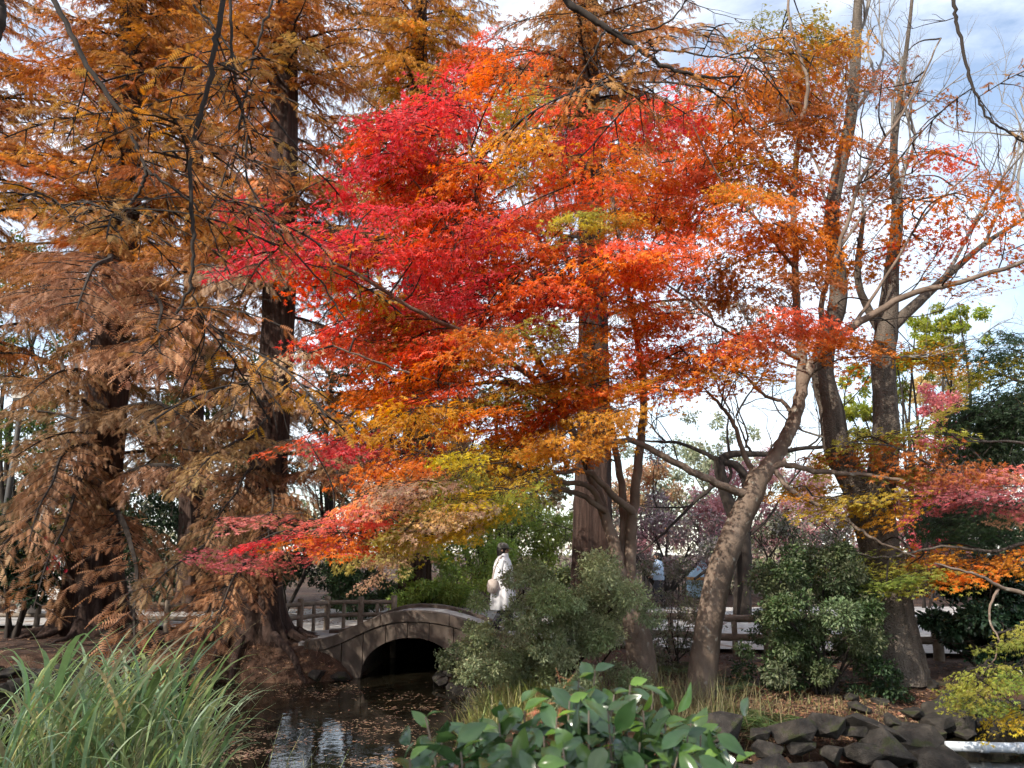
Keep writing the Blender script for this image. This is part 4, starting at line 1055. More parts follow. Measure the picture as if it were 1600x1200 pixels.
plant('bank_shrub', 'low pale leaved shrub at the right foot of the bridge', 'shrub', G(720, 1050, -.3), [(735, 1000, 25), (745, 1020, 30), (720, 1030, 25), (730, 1050, 22)], 12.4, .3, 330, .045, SAGE, 'green', r0=.012)
plant('low_shrub', 'dark low shrub beneath the bare stems of the island shrub', 'shrub', G(1220, 1070, -.1), [(1200, 1050, 30), (1240, 1050, 28), (1350, 1060, 30), (1390, 1060, 24)], 10.6, .3, 260, .05, DKG + MDG, 'green', r0=.012)

# ------------------------------------------------------------------ dark bare tree behind the fork
bd = gz(1160, 20)
root = thing('bare_dark_tree', 'dark bare tree with squared arching boughs seen through the maple fork', 'tree', bd)
g = Geo(); nd = []
limb(g, nd, [(1162, 985, 20), (1160, 930, 20), (1162, 870, 20), (1158, 830, 20), (1140, 790, 20), (1126, 740, 20), (1122, 715, 20)], .25, .13, 10)
limb(g, nd, [(1160, 840, 20), (1168, 800, 20), (1165, 750, 20), (1150, 727, 20), (1130, 722, 20)], .16, .09, 9)
limb(g, nd, [(1122, 725, 20), (1135, 712, 20), (1160, 709, 20), (1200, 709, 20), (1260, 700, 20), (1340, 695, 20)], .13, .04, 9)
limb(g, nd, [(1122, 720, 20), (1100, 708, 20), (1060, 692, 20), (1020, 690, 20)], .08, .03, 7)
limb(g, nd, [(1140, 712, 20), (1136, 680, 20), (1140, 640, 20)], .05, .02, 6)
limb(g, nd, [(1125, 750, 20), (1080, 790, 20), (1030, 840, 20), (990, 870, 20)], .06, .02, 7)
limb(g, nd, [(1138, 722, 20), (1142, 745, 20), (1125, 760, 20)], .05, .04, 6)
limb(g, nd, [(1158, 860, 20), (1120, 880, 19), (1085, 905, 18.5)], .09, .03, 7)
limb(g, nd, [(1165, 840, 20), (1200, 810, 20), (1230, 760, 20)], .05, .02, 6)
limb(g, nd, [(1175, 710, 20), (1165, 690, 20), (1150, 650, 20)], .05, .02, 6)
for (x, y, dx, dz) in ((1140, 640, -.2, 1), (1150, 650, .4, 1), (1020, 690, -1, .1), (1230, 760, .7, .7), (1200, 709, .3, 1), (1080, 790, -1, -.1), (1165, 700, .2, 1), (990, 870, -1, .2), (1040, 690, -.5, .6), (1260, 700, .6, .5)):
    twig_fan(g, P(x, y, 20), nrm(np.array([dx, U(-.2, .2), dz])), 1.5, .03, 3, .5)
g.build('trunk', M['dark_bark'], root)
# leaning pale trunk at left
bp = gz(45, 21)
root = thing('leaning_tree', 'pale leaning trunk behind the left redwood', 'tree', bp)
g = Geo(); nd = []
limb(g, nd, [(40, 960, 21), (55, 880, 21), (85, 760, 21), (110, 660, 21), (120, 560, 21), (100, 470, 21)], .22, .07, 10)
limb(g, nd, [(110, 660, 21), (95, 560, 21), (60, 480, 21)], .08, .03, 7)
g.build('trunk', M['pale_bark'], root)
gl = Geo()
cen = np.array([P(x, y, 21) for x, y in ((100, 460), (60, 470), (130, 430), (90, 420))])
clumps_leaves(gl, cen, [.5] * 4, 160, DIAM, .12, MDG)
gl.build('crown', M['green'], root, smooth=False, kind='stuff')

# distant wood that closes the horizon
gl = Geo()
cen, rad = [], []
for k in range(240):
    x = U(-75, 75); y = U(58, 75)
    top = 6.0 + (3.5 if x < -5 else 0) + 1.5 * math.sin(x * .21)
    cen.append((x, y, U(0, top))); rad.append(U(1.4, 2.6))
clumps_leaves(gl, np.array(cen), rad, 150, DIAM, .55, GRP + SAGE + [(.30, .20, .16), (.20, .21, .12)], shell=.4)
tag(gl.build('distant_wood', M['litter'], smooth=False), 'distant grey brown wood closing the view beyond the park', 'wood', kind='stuff')

# ------------------------------------------------------------------ reeds, grasses, ferns
def blade_geo(L, w, lean, curl, segs=7, kink=0):
    t = np.linspace(0, 1, segs + 1)
    ang = lean + curl * t ** 2
    dx = np.sin(ang); dz = np.cos(ang)
    x = np.r_[0, np.cumsum((dx[1:] + dx[:-1]) / 2)] * L / segs
    z = np.r_[0, np.cumsum((dz[1:] + dz[:-1]) / 2)] * L / segs
    ww = w * np.minimum(1, (1.02 - t) * 2.2) * np.minimum(1, .5 + t * 3)
    V = np.stack([np.stack([x, ww, z + 0 * x], -1), np.stack([x, -ww, z], -1)], 1)
    V[:, :, 0] += 0
    V = V.reshape(-1, 3)
    Q = np.array([(2 * k, 2 * k + 1, 2 * k + 3, 2 * k + 2) for k in range(segs)])
    return V, Q
def rotz(V, a):
    c, s = math.cos(a), math.sin(a)
    return np.stack([V[:, 0] * c - V[:, 1] * s, V[:, 0] * s + V[:, 1] * c, V[:, 2]], -1)
REED = [(.28, .38, .22), (.42, .51, .34), (.16, .25, .10), (.36, .40, .17), (.22, .33, .16), (.24, .32, .11)]
reed = thing('reed_clump', 'tall pale green reed clump standing in the pond', 'reeds', (-3.2, 5.8, WZ))
# stems with leaves; the biggest blades are parts of their own
tm = []
for k in range(14):
    V, Q = blade_geo(U(.45, .75), U(.011, .017), U(.1, .55), U(.7, 2.2))
    gg = Geo(); gg.add(V, Q=Q, qcol=np.repeat(jcol(REED, 1, .12), len(Q), 0))
    tm.append(gg.mesh('blade', M['blade']))
gs = Geo()
def reed_top(x):           # photograph: reeds rise towards x=170 and fall to both sides
    return np.interp(x, [-60, 0, 60, 170, 300, 350, 400, 440], [1090, 1075, 1010, 985, 1020, 1080, 1140, 1180])
for k in range(250):
    px = U(-50, 335); Y = U(4.6, 7.2)
    top = P(px, reed_top(px) + 45 + abs(rng.normal(0, 70)), Y)
    z1 = top[2]
    if z1 < .15: continue
    b = np.array([top[0] - U(-.05, .15), Y, WZ - .05])
    st = smooth_path(np.array([b, (b + top) / 2 + [U(-.03, .03), 0, 0], top + [0, 0, -.15]]), 4)
    tube(gs, st, np.linspace(.006, .003, len(st)), 4, col=jcol([(.28, .32, .14)], 1)[0])
    nb = random.randint(3, 5)
    for j in range(nb):
        s = 1 - .55 * j / nb * U(.6, 1.1)
        i0 = min(len(st) - 1, int(s * (len(st) - 1)))
        a = U(-.9, .9) if U(0, 1) < .72 else U(2.2, 4.0)
        if k < 78 and j < 3:
            put('blade', tm[random.randrange(14)], reed, st[i0], (U(-.1, .1), U(-.1, .1), a), (1, 1, 1) if U(0, 1) < .5 else (1.2, 1.2, 1.2))
        else:
            V, Q = blade_geo(U(.35, .8), U(.006, .014), U(.1, .75), U(.5, 2.4))
            gs.add(rotz(V, a) + st[i0], Q=Q, qcol=np.repeat(jcol(REED if U(0, 1) > .12 else [(.46, .37, .16), (.38, .30, .13)], 1, .16), len(Q), 0))
    if U(0, 1) < .05:      # feathery plume
        for j in range(26):
            V, Q = blade_geo(U(.08, .2), .003, U(.2, .7), U(.5, 1.5), 3)
            gs.add(rotz(V, U(-.6, .9)) + top + [0, 0, -.15 + j * .008], Q=Q, col=(.45, .38, .27))
gs.build('reed_mass', M['blade'], reed, smooth=True, kind='stuff')
def grass_patch(name, label, spots, n, hr, w, cs, cat='grass', lean=(.05, .7), curl=(.2, 1.6), mat='blade', parent=None, spread=.25, zf=None):
    gg = Geo()
    for k in range(n):
        x, y = spots[random.randrange(len(spots))]
        x += rng.normal(0, spread); y += rng.normal(0, spread)
        z = zf(x, y) if zf else float(height(x, y))
        V, Q = blade_geo(U(*hr), U(*w), U(*lean), U(*curl), 4)
        gg.add(rotz(V, U(0, 6.28)) + [x, y, z - .02], Q=Q, qcol=np.repeat(jcol(cs, 1, .18), len(Q), 0))
    o = gg.build(name, M[mat], parent, kind='stuff')
    return tag(o, label, cat, kind='stuff')
s2 = lambda pts, z: [tuple(G(x, y, z)[:2]) for x, y in pts]
grass_patch('pond_grass', 'thin pale tangled grass trailing in the water right of the reeds', [tuple(P(x, 1180, Y)[:2]) for x, Y in ((330, 5.2), (360, 5.6), (400, 6.2), (430, 5.2), (460, 6.4), (300, 5.2), (250, 5.0), (150, 5), (60, 5))], 650, (.4, 1.0), (.002, .005), [(.30, .32, .13), (.38, .36, .18), (.24, .30, .11)], zf=lambda x, y: WZ, spread=.2)
DRY = [(.46, .41, .16), (.38, .40, .13), (.54, .48, .25), (.28, .33, .10)]
grass_patch('dwarf_bamboo', 'yellowish narrow leaved grass on the island edge below the rounded shrub', s2([(760, 1128), (790, 1135), (820, 1130), (755, 1115), (850, 1138), (780, 1142), (880, 1135), (910, 1130), (830, 1145)], -.35), 2600, (.2, .6), (.003, .007), DRY, spread=.15)
grass_patch('dry_grass', 'brown dry grass and stalks around the maple trunk feet', s2([(960, 1110), (1000, 1120), (1040, 1130), (1080, 1140), (1120, 1130), (1060, 1110), (930, 1120), (1010, 1090), (1150, 1120)], -.2), 2400, (.15, .6), (.002, .004), [(.20, .16, .08), (.26, .22, .12), (.15, .16, .06)], spread=.32, lean=(.0, 1.0))
grass_patch('bank_grass', 'short olive grass on the leaf littered island floor', s2([(1250, 1110), (1300, 1105), (1350, 1120), (1400, 1130), (1440, 1140), (1220, 1100), (1470, 1150)], -.2), 1300, (.04, .18), (.002, .004), [(.20, .19, .07), (.25, .22, .10)], spread=.42, lean=(.0, 1.2))
grass_patch('bank_roots', 'tangled brown dead stalks on the bank below the fluted redwood', s2([(330, 1050), (370, 1050), (410, 1045), (450, 1055), (500, 1050), (720, 1065), (735, 1075), (700, 1050)], -.4), 900, (.15, .45), (.002, .004), [(.13, .075, .05), (.18, .11, .075)], spread=.2, lean=(.3, 1.2))
def fern(base, label, n=11, L=.6):
    root = thing('fern', label, 'fern', base)
    for k in range(n):
        a = 6.28 * k / n + U(-.2, .2)
        gg = Geo()
        l = L * U(.75, 1.15)
        t = np.linspace(0, 1, 16)
        ax = np.array([math.cos(a), math.sin(a), 0]); pv = np.array([-ax[1], ax[0], 0])
        pts = np.outer(l * t * .9, ax) + np.outer(l * (.75 * t - .85 * t ** 2), UP) + base
        tube(gg, pts, np.linspace(.004, .001, 16), 3, col=(.08, .10, .03))
        pos = np.repeat(pts[2:], 2, 0); m = len(pos)
        sg = np.where(np.arange(m) % 2 == 0, 1, -1)[:, None]
        tt = np.repeat(t[2:], 2)
        inst(gg, DIAM, pos, frames(nrm(sg * pv + ax * .35 - UP * .12), nrm(UP + rng.normal(0, .1, (m, 3)))), np.stack([.045 + 0 * tt, l * .34 * np.sin(math.pi * (.12 + .86 * tt)) + .01, .05 + 0 * tt], -1), jcol([(.06, .095, .03), (.09, .13, .04)], m, .15))
        gg.build('frond', M['green'], root, smooth=False)
for (x, y, lab) in ((1150, 1125, 'dark green fern at the foot of the leaning maple trunk'), (1200, 1128, 'arching fern hanging over the stacked stones'), (1060, 1065, 'small fern between the two maple trunks'), (1130, 1085, 'fern tucked behind the leaning trunk base')):
    q = G(x, y, -.2); q[2] = float(height(q[0], q[1]))
    fern(q, lab, L=U(.6, .8))

# fallen leaves on banks and water
def litter(name, label, pts, zoff, size, cs, cat, flat=.25, tpl=MAPLE5):
    gg = Geo(); pts = np.array(pts); n = len(pts)
    z = np.array(zoff) if np.ndim(zoff) else np.full(n, zoff)
    th = rng.uniform(0, 6.28, n)
    d = np.stack([np.cos(th), np.sin(th), rng.normal(0, flat, n)], -1)
    inst(gg, tpl, np.c_[pts, z], frames(nrm(d), nrm(UP + rng.normal(0, flat, (n, 3)))), size * rng.uniform(.6, 1.3, n), jcol(cs, n, .25))
    return tag(gg.build(name, M['litter'], smooth=False), label, cat, kind='stuff')
q = []
while len(q) < 17000:
    x, y = (U(-11, 8), U(7.6, 24)) if len(q) < 8000 else ((U(1.5, 6.5), U(7.9, 11.2)) if len(q) < 14500 else (U(-6.5, -2.2), U(12.4, 15)))
    q.append((x, y))
q = np.array(q); hz = height(q[:, 0], q[:, 1]); k = hz > WZ + .03
q, hz = q[k], hz[k]
onpath = (q[:, 1] > 18.5)
k = ~((np.abs(q[:, 0] - BC) < 2.4) & (q[:, 1] > BY0 - .1) & (q[:, 1] < BY1 + .1))
litter('fallen_leaves', 'brown fallen leaves scattered over the banks and path', q[k], np.where(onpath, np.maximum(hz, .035), hz)[k] + .012, .045, [(.20, .10, .06), (.28, .15, .09), (.14, .07, .045), (.34, .22, .14)], 'leaves')
fl = []
PATCH = ((600, 1140, 50, 9, 420), (640, 1098, 28, 7, 300), (560, 1130, 40, 10, 220), (640, 1190, 60, 9, 500), (430, 1180, 60, 14, 420), (420, 1080, 50, 6, 240), (520, 1090, 70, 8, 180), (540, 1165, 90, 18, 260), (400, 1140, 40, 10, 260), (600, 1075, 60, 8, 120), (690, 1160, 30, 14, 80))
for (x, y, sx, sy, n) in PATCH:
    for c_ in range(max(2, n // 45)):
        cx_, cy_ = x + rng.normal(0, sx), y + rng.normal(0, sy)
        for k in range(30):
            fl.append(G(cx_ + rng.normal(0, 13), cy_ + rng.normal(0, 2.6), WZ)[:2])
    for k in range(n // 8):
        fl.append(G(x + rng.normal(0, sx * 1.6), y + rng.normal(0, sy * 1.8), WZ)[:2])
fl = np.array(fl)
fl = fl[(pond_dist(fl[:, 0], fl[:, 1]) < -.05)]
litter('floating_leaves', 'tan fallen needles and leaves drifting on the pond', fl, WZ + .004, .05, [(.40, .26, .17), (.48, .33, .22), (.30, .17, .11)], 'leaves', flat=.03, tpl=METAF)

# ------------------------------------------------------------------ white pipe
pb = P(1470, 1163, 8.5)
pipe = thing('drain_pipe', 'white plastic pipe lying across the water by the dark boulders', 'pipe', (3.9, 8.55, WZ))
pa, pc = G(1478, 1166, WZ + .1), G(1640, 1170, WZ + .1)
g = Geo(); tube(g, np.linspace(pa, pc, 8), .052, 16, cap=True); g.build('pipe_run', M['pipe'], pipe)
for f in (.36, .72):
    c = pa + (pc - pa) * f; u = nrm(pc - pa) * .045
    g = Geo(); tube(g, np.linspace(c - u, c + u, 3), .058, 16, cap=True); g.build('coupling', M['pipe'], pipe)

# ------------------------------------------------------------------ lamp post, shed, kiosk
lb = gz(8, 19.5); lb = (P(8, 800, 19.5)[0], 19.5, 0)
lamp = thing('lamp_post', 'dark park lamp post with square lantern behind the left redwood', 'lamp post', lb)
lt = P(18, 612, 19.5)[2]
g = Geo(); tube(g, [(lb[0], lb[1], 0), (lb[0] + .02, lb[1], lt * .5), (lb[0] + .04, lb[1], lt - .2)], [.09, .075, .06], 12, cap=True); g.build('pole', M['metal'], lamp)
def box(g, c, s, col=(.5, .5, .5), taper=1.0):
    c, s = np.array(c), np.array(s) / 2
    V = [c + s * np.array([x, y, z]) * (np.array([taper, taper, 1]) if z > 0 else 1) for z in (-1, 1) for y in (-1, 1) for x in (-1, 1)]
    g.add(V, Q=[(0, 2, 3, 1), (4, 5, 7, 6), (0, 1, 5, 4), (2, 6, 7, 3), (0, 4, 6, 2), (1, 3, 7, 5)], col=col)
lx = lb[0] + .04
g = Geo(); box(g, (lx, lb[1], lt - .02), (.34, .34, .36), taper=1.25); g.build('lantern_glass', M['lamp_glass'], lamp, smooth=False)
g = Geo(); box(g, (lx, lb[1], lt + .23), (.56, .56, .12), taper=.35); g.build('lantern_roof', M['metal'], lamp, smooth=False)
g = Geo(); box(g, (lx, lb[1], lt - .23), (.3, .3, .05)); g.build('lantern_base', M['metal'], lamp, smooth=False)
sb = P(92, 930, 29); sx = sb[0]
shed = thing('garden_shed', 'small pale walled shed beyond the path left of the big trunk', 'shed', (sx, 29, 0))
g = Geo(); box(g, (sx, 30, 1.1), (2.2, 2, 2.2)); g.build('wall', M['white'], shed, smooth=False)
g = Geo(); box(g, (sx, 30, 2.35), (2.6, 2.4, .3), taper=.6); g.build('roof', M['roof'], shed, smooth=False)
g = Geo(); box(g, (sx + .5, 28.985, .95), (.8, .03, 1.9)); g.build('door', M['wood'], shed, smooth=False)
kx = P(1098, 890, 31)[0]
kio = thing('peaked_tent', 'pale blue peaked tent with white ball finial beyond the leaning trunk', 'tent', (kx, 31, 0))
kz = P(1098, 905, 31)[2]
g = Geo(); box(g, (kx, 31, kz / 2), (1.1, 1.1, kz)); g.build('tent_wall', M['tent'], kio, smooth=False)
g = Geo(); box(g, (kx, 31, kz + .04), (1.3, 1.3, .10)); g.build('trim', M['orange'], kio, smooth=False)
g = Geo(); box(g, (kx, 31, kz + .36), (1.3, 1.3, .52), taper=.12); g.build('tent_roof', M['tent'], kio, smooth=False)
g = Geo(); t = np.linspace(0, math.pi, 9); tube(g, [(kx, 31, kz + .72 - .13 * math.cos(a)) for a in t], np.maximum(.13 * np.sin(t), .002), 12); g.build('finial', M['white'], kio)

# ------------------------------------------------------------------ people
def person(label, base, face, coat, cloak=True, hgt=1.66, extras=True):
    """standing or strolling figure; face = heading angle of the gaze in the ground plane"""
    base = np.array(base, float)
    k = hgt / 1.70
    root = thing('person', label, 'person', base)
    c, s = math.cos(face), math.sin(face)
    def W(f, l, z): return base + np.array([c * f - s * l, s * f + c * l, z]) * k       # forward, left, up
    joints = {'pelvis': ((0, 0, .92), .14), 'waist': ((.01, 0, 1.08), .125), 'chest': ((.0, 0, 1.28), .15), 'neck0': ((-.01, 0, 1.42), .075), 'neck': ((.01, 0, 1.49), .055),
              'skull': ((.02, 0, 1.60), .098), 'crown': ((.015, 0, 1.66), .085), 'jaw': ((.065, 0, 1.535), .052), 'nose': ((.135, 0, 1.585), .016),
              'sl': ((0, .17, 1.38), .07), 'el': ((-.03, .24, 1.12), .05), 'wl': ((.16, .20, .98), .035), 'hl': ((.23, .18, .98), .03),
              'sr': ((0, -.17, 1.38), .07), 'er': ((-.05, -.25, 1.12), .05), 'wr': ((.14, -.22, .95), .035), 'hr': ((.21, -.2, .95), .03),
              'hipl': ((0, .09, .86), .10), 'kl': ((.12, .09, .50), .065), 'al': ((.10, .09, .09), .045), 'tl': ((.22, .09, .035), .035),
              'hipr': ((0, -.09, .86), .10), 'kr': ((.02, -.09, .48), .065), 'ar': ((-.16, -.09, .12), .045), 'tr': ((-.06, -.09, .035), .035)}
    edges = ['pelvis waist', 'waist chest', 'chest neck0', 'neck0 neck', 'neck skull', 'skull crown', 'skull jaw', 'skull nose', 'chest sl', 'sl el', 'el wl', 'wl hl', 'chest sr', 'sr er', 'er wr', 'wr hr',
             'pelvis hipl', 'hipl kl', 'kl al', 'al tl', 'pelvis hipr', 'hipr kr', 'kr ar', 'ar tr']
    for sd_, l in (('l', 1), ('r', -1)):          # fingers and thumb
        h = joints['h' + sd_][0]
        for q in range(4):
            nm = f'f{sd_}{q}'
            joints[nm] = ((h[0] + .055, h[1] + (q - 1.5) * .019, h[2] - .02 - .006 * abs(q - 1)), .0095); edges.append(f'h{sd_} {nm}')
            joints[nm + 't'] = ((h[0] + .07 + .006 * (q in (1, 2)), h[1] + (q - 1.5) * .018, h[2] - .055), .008); edges.append(f'{nm} {nm}t')
        joints['t' + sd_ + 'h'] = ((h[0] - .005, h[1] - l * .05, h[2] + .005), .010); edges.append(f'w{sd_} t{sd_}h')
    names = list(joints)
    me = bpy.data.meshes.new('body')
    me.from_pydata([tuple(W(*joints[n][0]) - base) for n in names], [tuple(names.index(x) for x in e.split()) for e in edges], [])
    me.materials.append(M['skin'])
    body = put('body', me, root)
    sk = body.modifiers.new('skin', 'SKIN')
    for i, n in enumerate(names):
        r = joints[n][1] * k
        me.skin_vertices[0].data[i].radius = (r, r)
        me.skin_vertices[0].data[i].use_root = (n == 'pelvis')
    sk.use_smooth_shade = True
    body.modifiers.new('sub', 'SUBSURF').render_levels = 2
    # ears, eyes, mouth
    for l in (-1, 1):
        g = Geo(); tube(g, [W(.0, l * .094, 1.565), W(-.005, l * .102, 1.585), W(.0, l * .096, 1.61)], [.012, .018, .010], 8, cap=True); g.build('ear', M['skin'], root)
        g = Geo(); tube(g, [W(.098, l * .034, 1.594), W(.108, l * .034, 1.594)], [.013, .006], 8, cap=True); g.build('eye', M['hair'], root)
    g = Geo(); tube(g, [W(.112, -.024, 1.540), W(.120, 0, 1.540), W(.112, .024, 1.540)], [.004, .007, .004], 6, cap=True); g.build('mouth', M['bag'], root)
    # hair
    g = Geo()
    def rings(rows, n=28, fold=0.0, nf=9, seed=0, close=False):
        V = []
        r3 = np.random.default_rng(seed); ph = r3.uniform(0, 6.28, 3)
        for (f0, z, rf, rl, fk) in rows:
            for a in np.linspace(0, 2 * math.pi, n, endpoint=False):
                m = 1 + fold * fk * (math.sin(nf * a + ph[0]) * .6 + math.sin((nf + 4) * a + ph[1]) * .4)
                V.append(W(f0 + math.cos(a) * rf * m, math.sin(a) * rl * m, z))
        Q = [(i * n + j, i * n + (j + 1) % n, (i + 1) * n + (j + 1) % n, (i + 1) * n + j) for i in range(len(rows) - 1) for j in range(n)]
        return V, Q
    V, Q = rings([(-.035, 1.44, .055, .085, 0), (-.04, 1.50, .085, .105, 0), (-.028, 1.58, .105, .112, 0), (-.015, 1.65, .112, .110, 0), (.0, 1.70, .09, .09, 0), (.0, 1.725, .02, .02, 0)])
    g.add(V, Q=Q); g.build('hair', M['hair'], root)
    if extras:
        g = Geo()
        V, Q = rings([(.0, 1.635, .122, .116, 0), (.0, 1.665, .124, .118, 0), (-.005, 1.71, .108, .10, 0), (-.01, 1.745, .06, .055, 0), (-.01, 1.752, .005, .005, 0)])
        g.add(V, Q=Q); cp = g.build('cap', M['cap'], root)
        g = Geo()
        for zz in (1.640, 1.628):
            pass
        V = []
        for zz in (1.645, 1.633):
            for a in np.linspace(-1.1, 1.1, 9):
                V.append(W(.10 * math.cos(a), .112 * math.sin(a), zz)); V.append(W(.07 + .135 * math.cos(a), .10 * math.sin(a), zz - .012))
        Q = [(2 * i, 2 * i + 1, 2 * i + 3, 2 * i + 2) for i in range(8)] + [(18 + 2 * i, 18 + 2 * i + 2, 18 + 2 * i + 3, 18 + 2 * i + 1) for i in range(8)] + [(2 * i + 1, 18 + 2 * i + 1, 18 + 2 * i + 3, 2 * i + 3) for i in range(8)]
        g.add(V, Q=Q); g.build('brim', M['cap'], cp)
    g = Geo()
    hem = .42 if cloak else .86
    V, Q = rings([(.01, 1.50, .062, .066, 0), (.015, 1.525, .088, .09, 0), (.01, 1.49, .092, .10, 0), (.0, 1.44, .11, .17, .2), (-.005, 1.38, .15, .225, .5), (-.005, 1.25, .185, .25, .8), (.0, 1.08, .20, .262, 1), (.0, .90, .215, .27, 1.1), (.0, .68, .235, .275, 1.2), (.0, hem, .255, .28, 1.3)] if cloak else
                 [(.01, 1.50, .065, .07, 0), (.0, 1.44, .10, .15, .2), (-.005, 1.36, .145, .205, .5), (0, 1.15, .155, .19, .8), (0, hem, .17, .20, 1)], fold=.055, n=48, seed=5)
    g.add(V, Q=Q); ct = g.build('coat', coat, root)
    sm_ = ct.modifiers.new('thick', 'SOLIDIFY'); sm_.thickness = .008
    for sd_, l in (('l', 1), ('r', -1)):
        S, E, Wr = [np.array(joints[q + sd_][0]) for q in 'sew']
        g = Geo()
        p = smooth_path(np.array([W(*(S + [0, 0, .01])), W(*E), W(*(E * .35 + Wr * .65)), W(*(E * .1 + Wr * .9))]), 5)
        tube(g, p, np.interp(np.linspace(0, 1, len(p)), [0, .4, 1], [.085, .085, .075]) * k, 16, flute=.05, seed=3)
        g.build('sleeve', coat, root)
    for l in ('l', 'r'):
        H_, K_, A_ = [np.array(joints[q][0]) for q in ('hip' + l, 'k' + l, 'a' + l)]
        g = Geo(); p = smooth_path(np.array([W(*H_), W(*K_), W(*A_)]), 5); tube(g, p, np.linspace(.115, .07, len(p)) * k, 12); g.build('trouser_leg', M['cloth_dark'], root)
        T_ = np.array(joints['t' + l][0])
        g = Geo(); tube(g, [W(*(A_ + [-.05, 0, -.04])), W(*(A_ + [.02, 0, -.03])), W(*T_), W(*(T_ + [.05, 0, -.005]))], [.045, .058, .045, .02], 10, cap=True); g.build('shoe', M['hair'], root)
    if extras:
        g = Geo(); bx_ = W(-.20, -.27, .92)
        p = [W(-.17, -.30, .74), W(-.17, -.30, .78), W(-.16, -.29, .90), W(-.16, -.29, 1.0), W(-.16, -.29, 1.03)]
        tube(g, p, [.04, .10, .115, .09, .03], 14, flute=.03, seed=2, cap=True); bg = g.build('shoulder_bag', M['bag'], root)
        g = Geo(); tube(g, smooth_path(np.array([W(-.17, -.30, 1.02), W(-.12, -.28, 1.25), W(.0, -.16, 1.475), W(.12, .12, 1.36)]), 5), .014, 6); g.build('strap', M['bag'], bg)
    return root
px_ = P(786, 880, 15.6)
person('person in long white hooded cloak and grey cap walking over the bridge', (px_[0], 15.6, deck_z(px_[0]) + .005), math.radians(-8), M['cloth_white'], hgt=(P(786, 848, 15.6)[2] - deck_z(px_[0])) / 1.03)
px_ = P(1030, 920, 24)
person('person in pale blue jacket on the sunny path behind the bushes', (px_[0], 24, .03), math.radians(160), M['cloth_blue'], cloak=False, hgt=1.6, extras=False)

# ------------------------------------------------------------------ foreground camellia: each leaf a part
def camellia_leaf(seed):
    r = np.random.default_rng(seed)
    n = 7
    t = np.linspace(0, 1, n)
    w = .25 * np.sin(math.pi * t ** .8) ** .95
    w[0] = .02; w[-1] = 0.0
    bend = r.uniform(.1, .45); fold = r.uniform(.12, .35)
    V = []
    for i in range(n):
        z = -bend * t[i] ** 2
        for f in (-1, -.5, 0, .5, 1):
            V.append((f * w[i], t[i], z + fold * abs(f) * w[i] + .02 * math.sin(9 * t[i] + f * 2) * abs(f)))
    Q = [(5 * i + j, 5 * i + j + 1, 5 * i + j + 6, 5 * i + j + 5) for i in range(n - 1) for j in range(4)]
    return np.array(V), np.array(Q)
CAM = []
for k in range(9):
    V, Q = camellia_leaf(k)
    gg = Geo()
    c = [(.045, .095, .032), (.06, .12, .038), (.04, .08, .036), (.09, .16, .04), (.05, .10, .038), (.065, .12, .045), (.15, .26, .04), (.11, .21, .036), (.055, .11, .04)][k]
    gg.add(V, Q=Q, col=c)
    CAM.append(gg.mesh('leaf', M['glossy']))
cb = np.array([P(880, 1180, 1.75)[0], 1.75, 0.0])
camellia = thing('camellia_bush', 'glossy dark camellia bush in the foreground with bright new leaves', 'shrub', cb)
gw = Geo()
tips = [(665, 1120, 2.1), (690, 1150, 2.2), (740, 1140, 2.2), (720, 1175, 2.0), (780, 1130, 2.3), (800, 1165, 2.1), (820, 1110, 2.4), (850, 1150, 2.2), (905, 1060, 2.4), (930, 1048, 2.4), (890, 1095, 2.3), (920, 1110, 2.2), (960, 1085, 2.4),
        (985, 1070, 2.4), (1005, 1110, 2.3), (960, 1135, 2.2), (1000, 1160, 2.1), (1040, 1130, 2.3), (1075, 1150, 2.2), (1060, 1175, 2.1), (1095, 1145, 2.3), (880, 1170, 2.0), (930, 1175, 2.05), (760, 1195, 1.95), (840, 1195, 1.95), (640, 1185, 2.0), (1010, 1195, 2.0), (1100, 1185, 2.1), (1150, 1190, 2.2), (680, 1200, 2.0), (900, 1130, 2.5), (1020, 1080, 2.6), (790, 1185, 2.2), (870, 1120, 2.2), (950, 1110, 2.1), (980, 1140, 2.3), (740, 1165, 2.2), (1080, 1130, 2.4), (1120, 1165, 2.3), (830, 1135, 2.3), (1040, 1160, 2.2)]
for (x, y, Y) in tips:
    Y = Y * .78
    tp = P(x, y, Y)
    m_ = cb * .4 + tp * .6 + np.array([U(-.05, .05), U(-.05, .05), -.12])
    w = smooth_path(np.array([cb + [U(-.1, .1), U(-.1, .1), -.05], m_, tp]), 6)
    w[3:-1] += rng.normal(0, .008, (len(w) - 4, 3))
    tube(gw, w, np.linspace(.007, .0018, len(w)), 6)
    L0 = w[-1] - w[-4] + np.array([U(-.12, .12), U(-.12, .06), 0])
    for j in range(7 if len(tips) < 42 else 6):
        s = 1 - j * .055
        q = w[-1] - nrm(L0) * j * .024
        a = j * 2.4 + U(-.3, .3)
        out = nrm(np.array([math.cos(a), math.sin(a), U(-.35, .35)]))
        d = nrm(out + nrm(L0) * (.6 if j < 2 else .15))
        nn = nrm(UP + rng.normal(0, .4, 3) + np.array([-.2, -.4, 0]))
        R = frames(d[None], nn[None])[0]
        me = CAM[random.choice((6, 7)) if (j == 0 and U(0, 1) < .6) else random.choice((0, 1, 2, 3, 4, 5, 8))]
        o = put('leaf', me, camellia, q)
        o.rotation_euler = Matrix(R.tolist()).to_euler()
        sc = U(.05, .085) * (.7 if j == 0 else 1)
        o.scale = (sc, sc, sc)
gl = Geo()
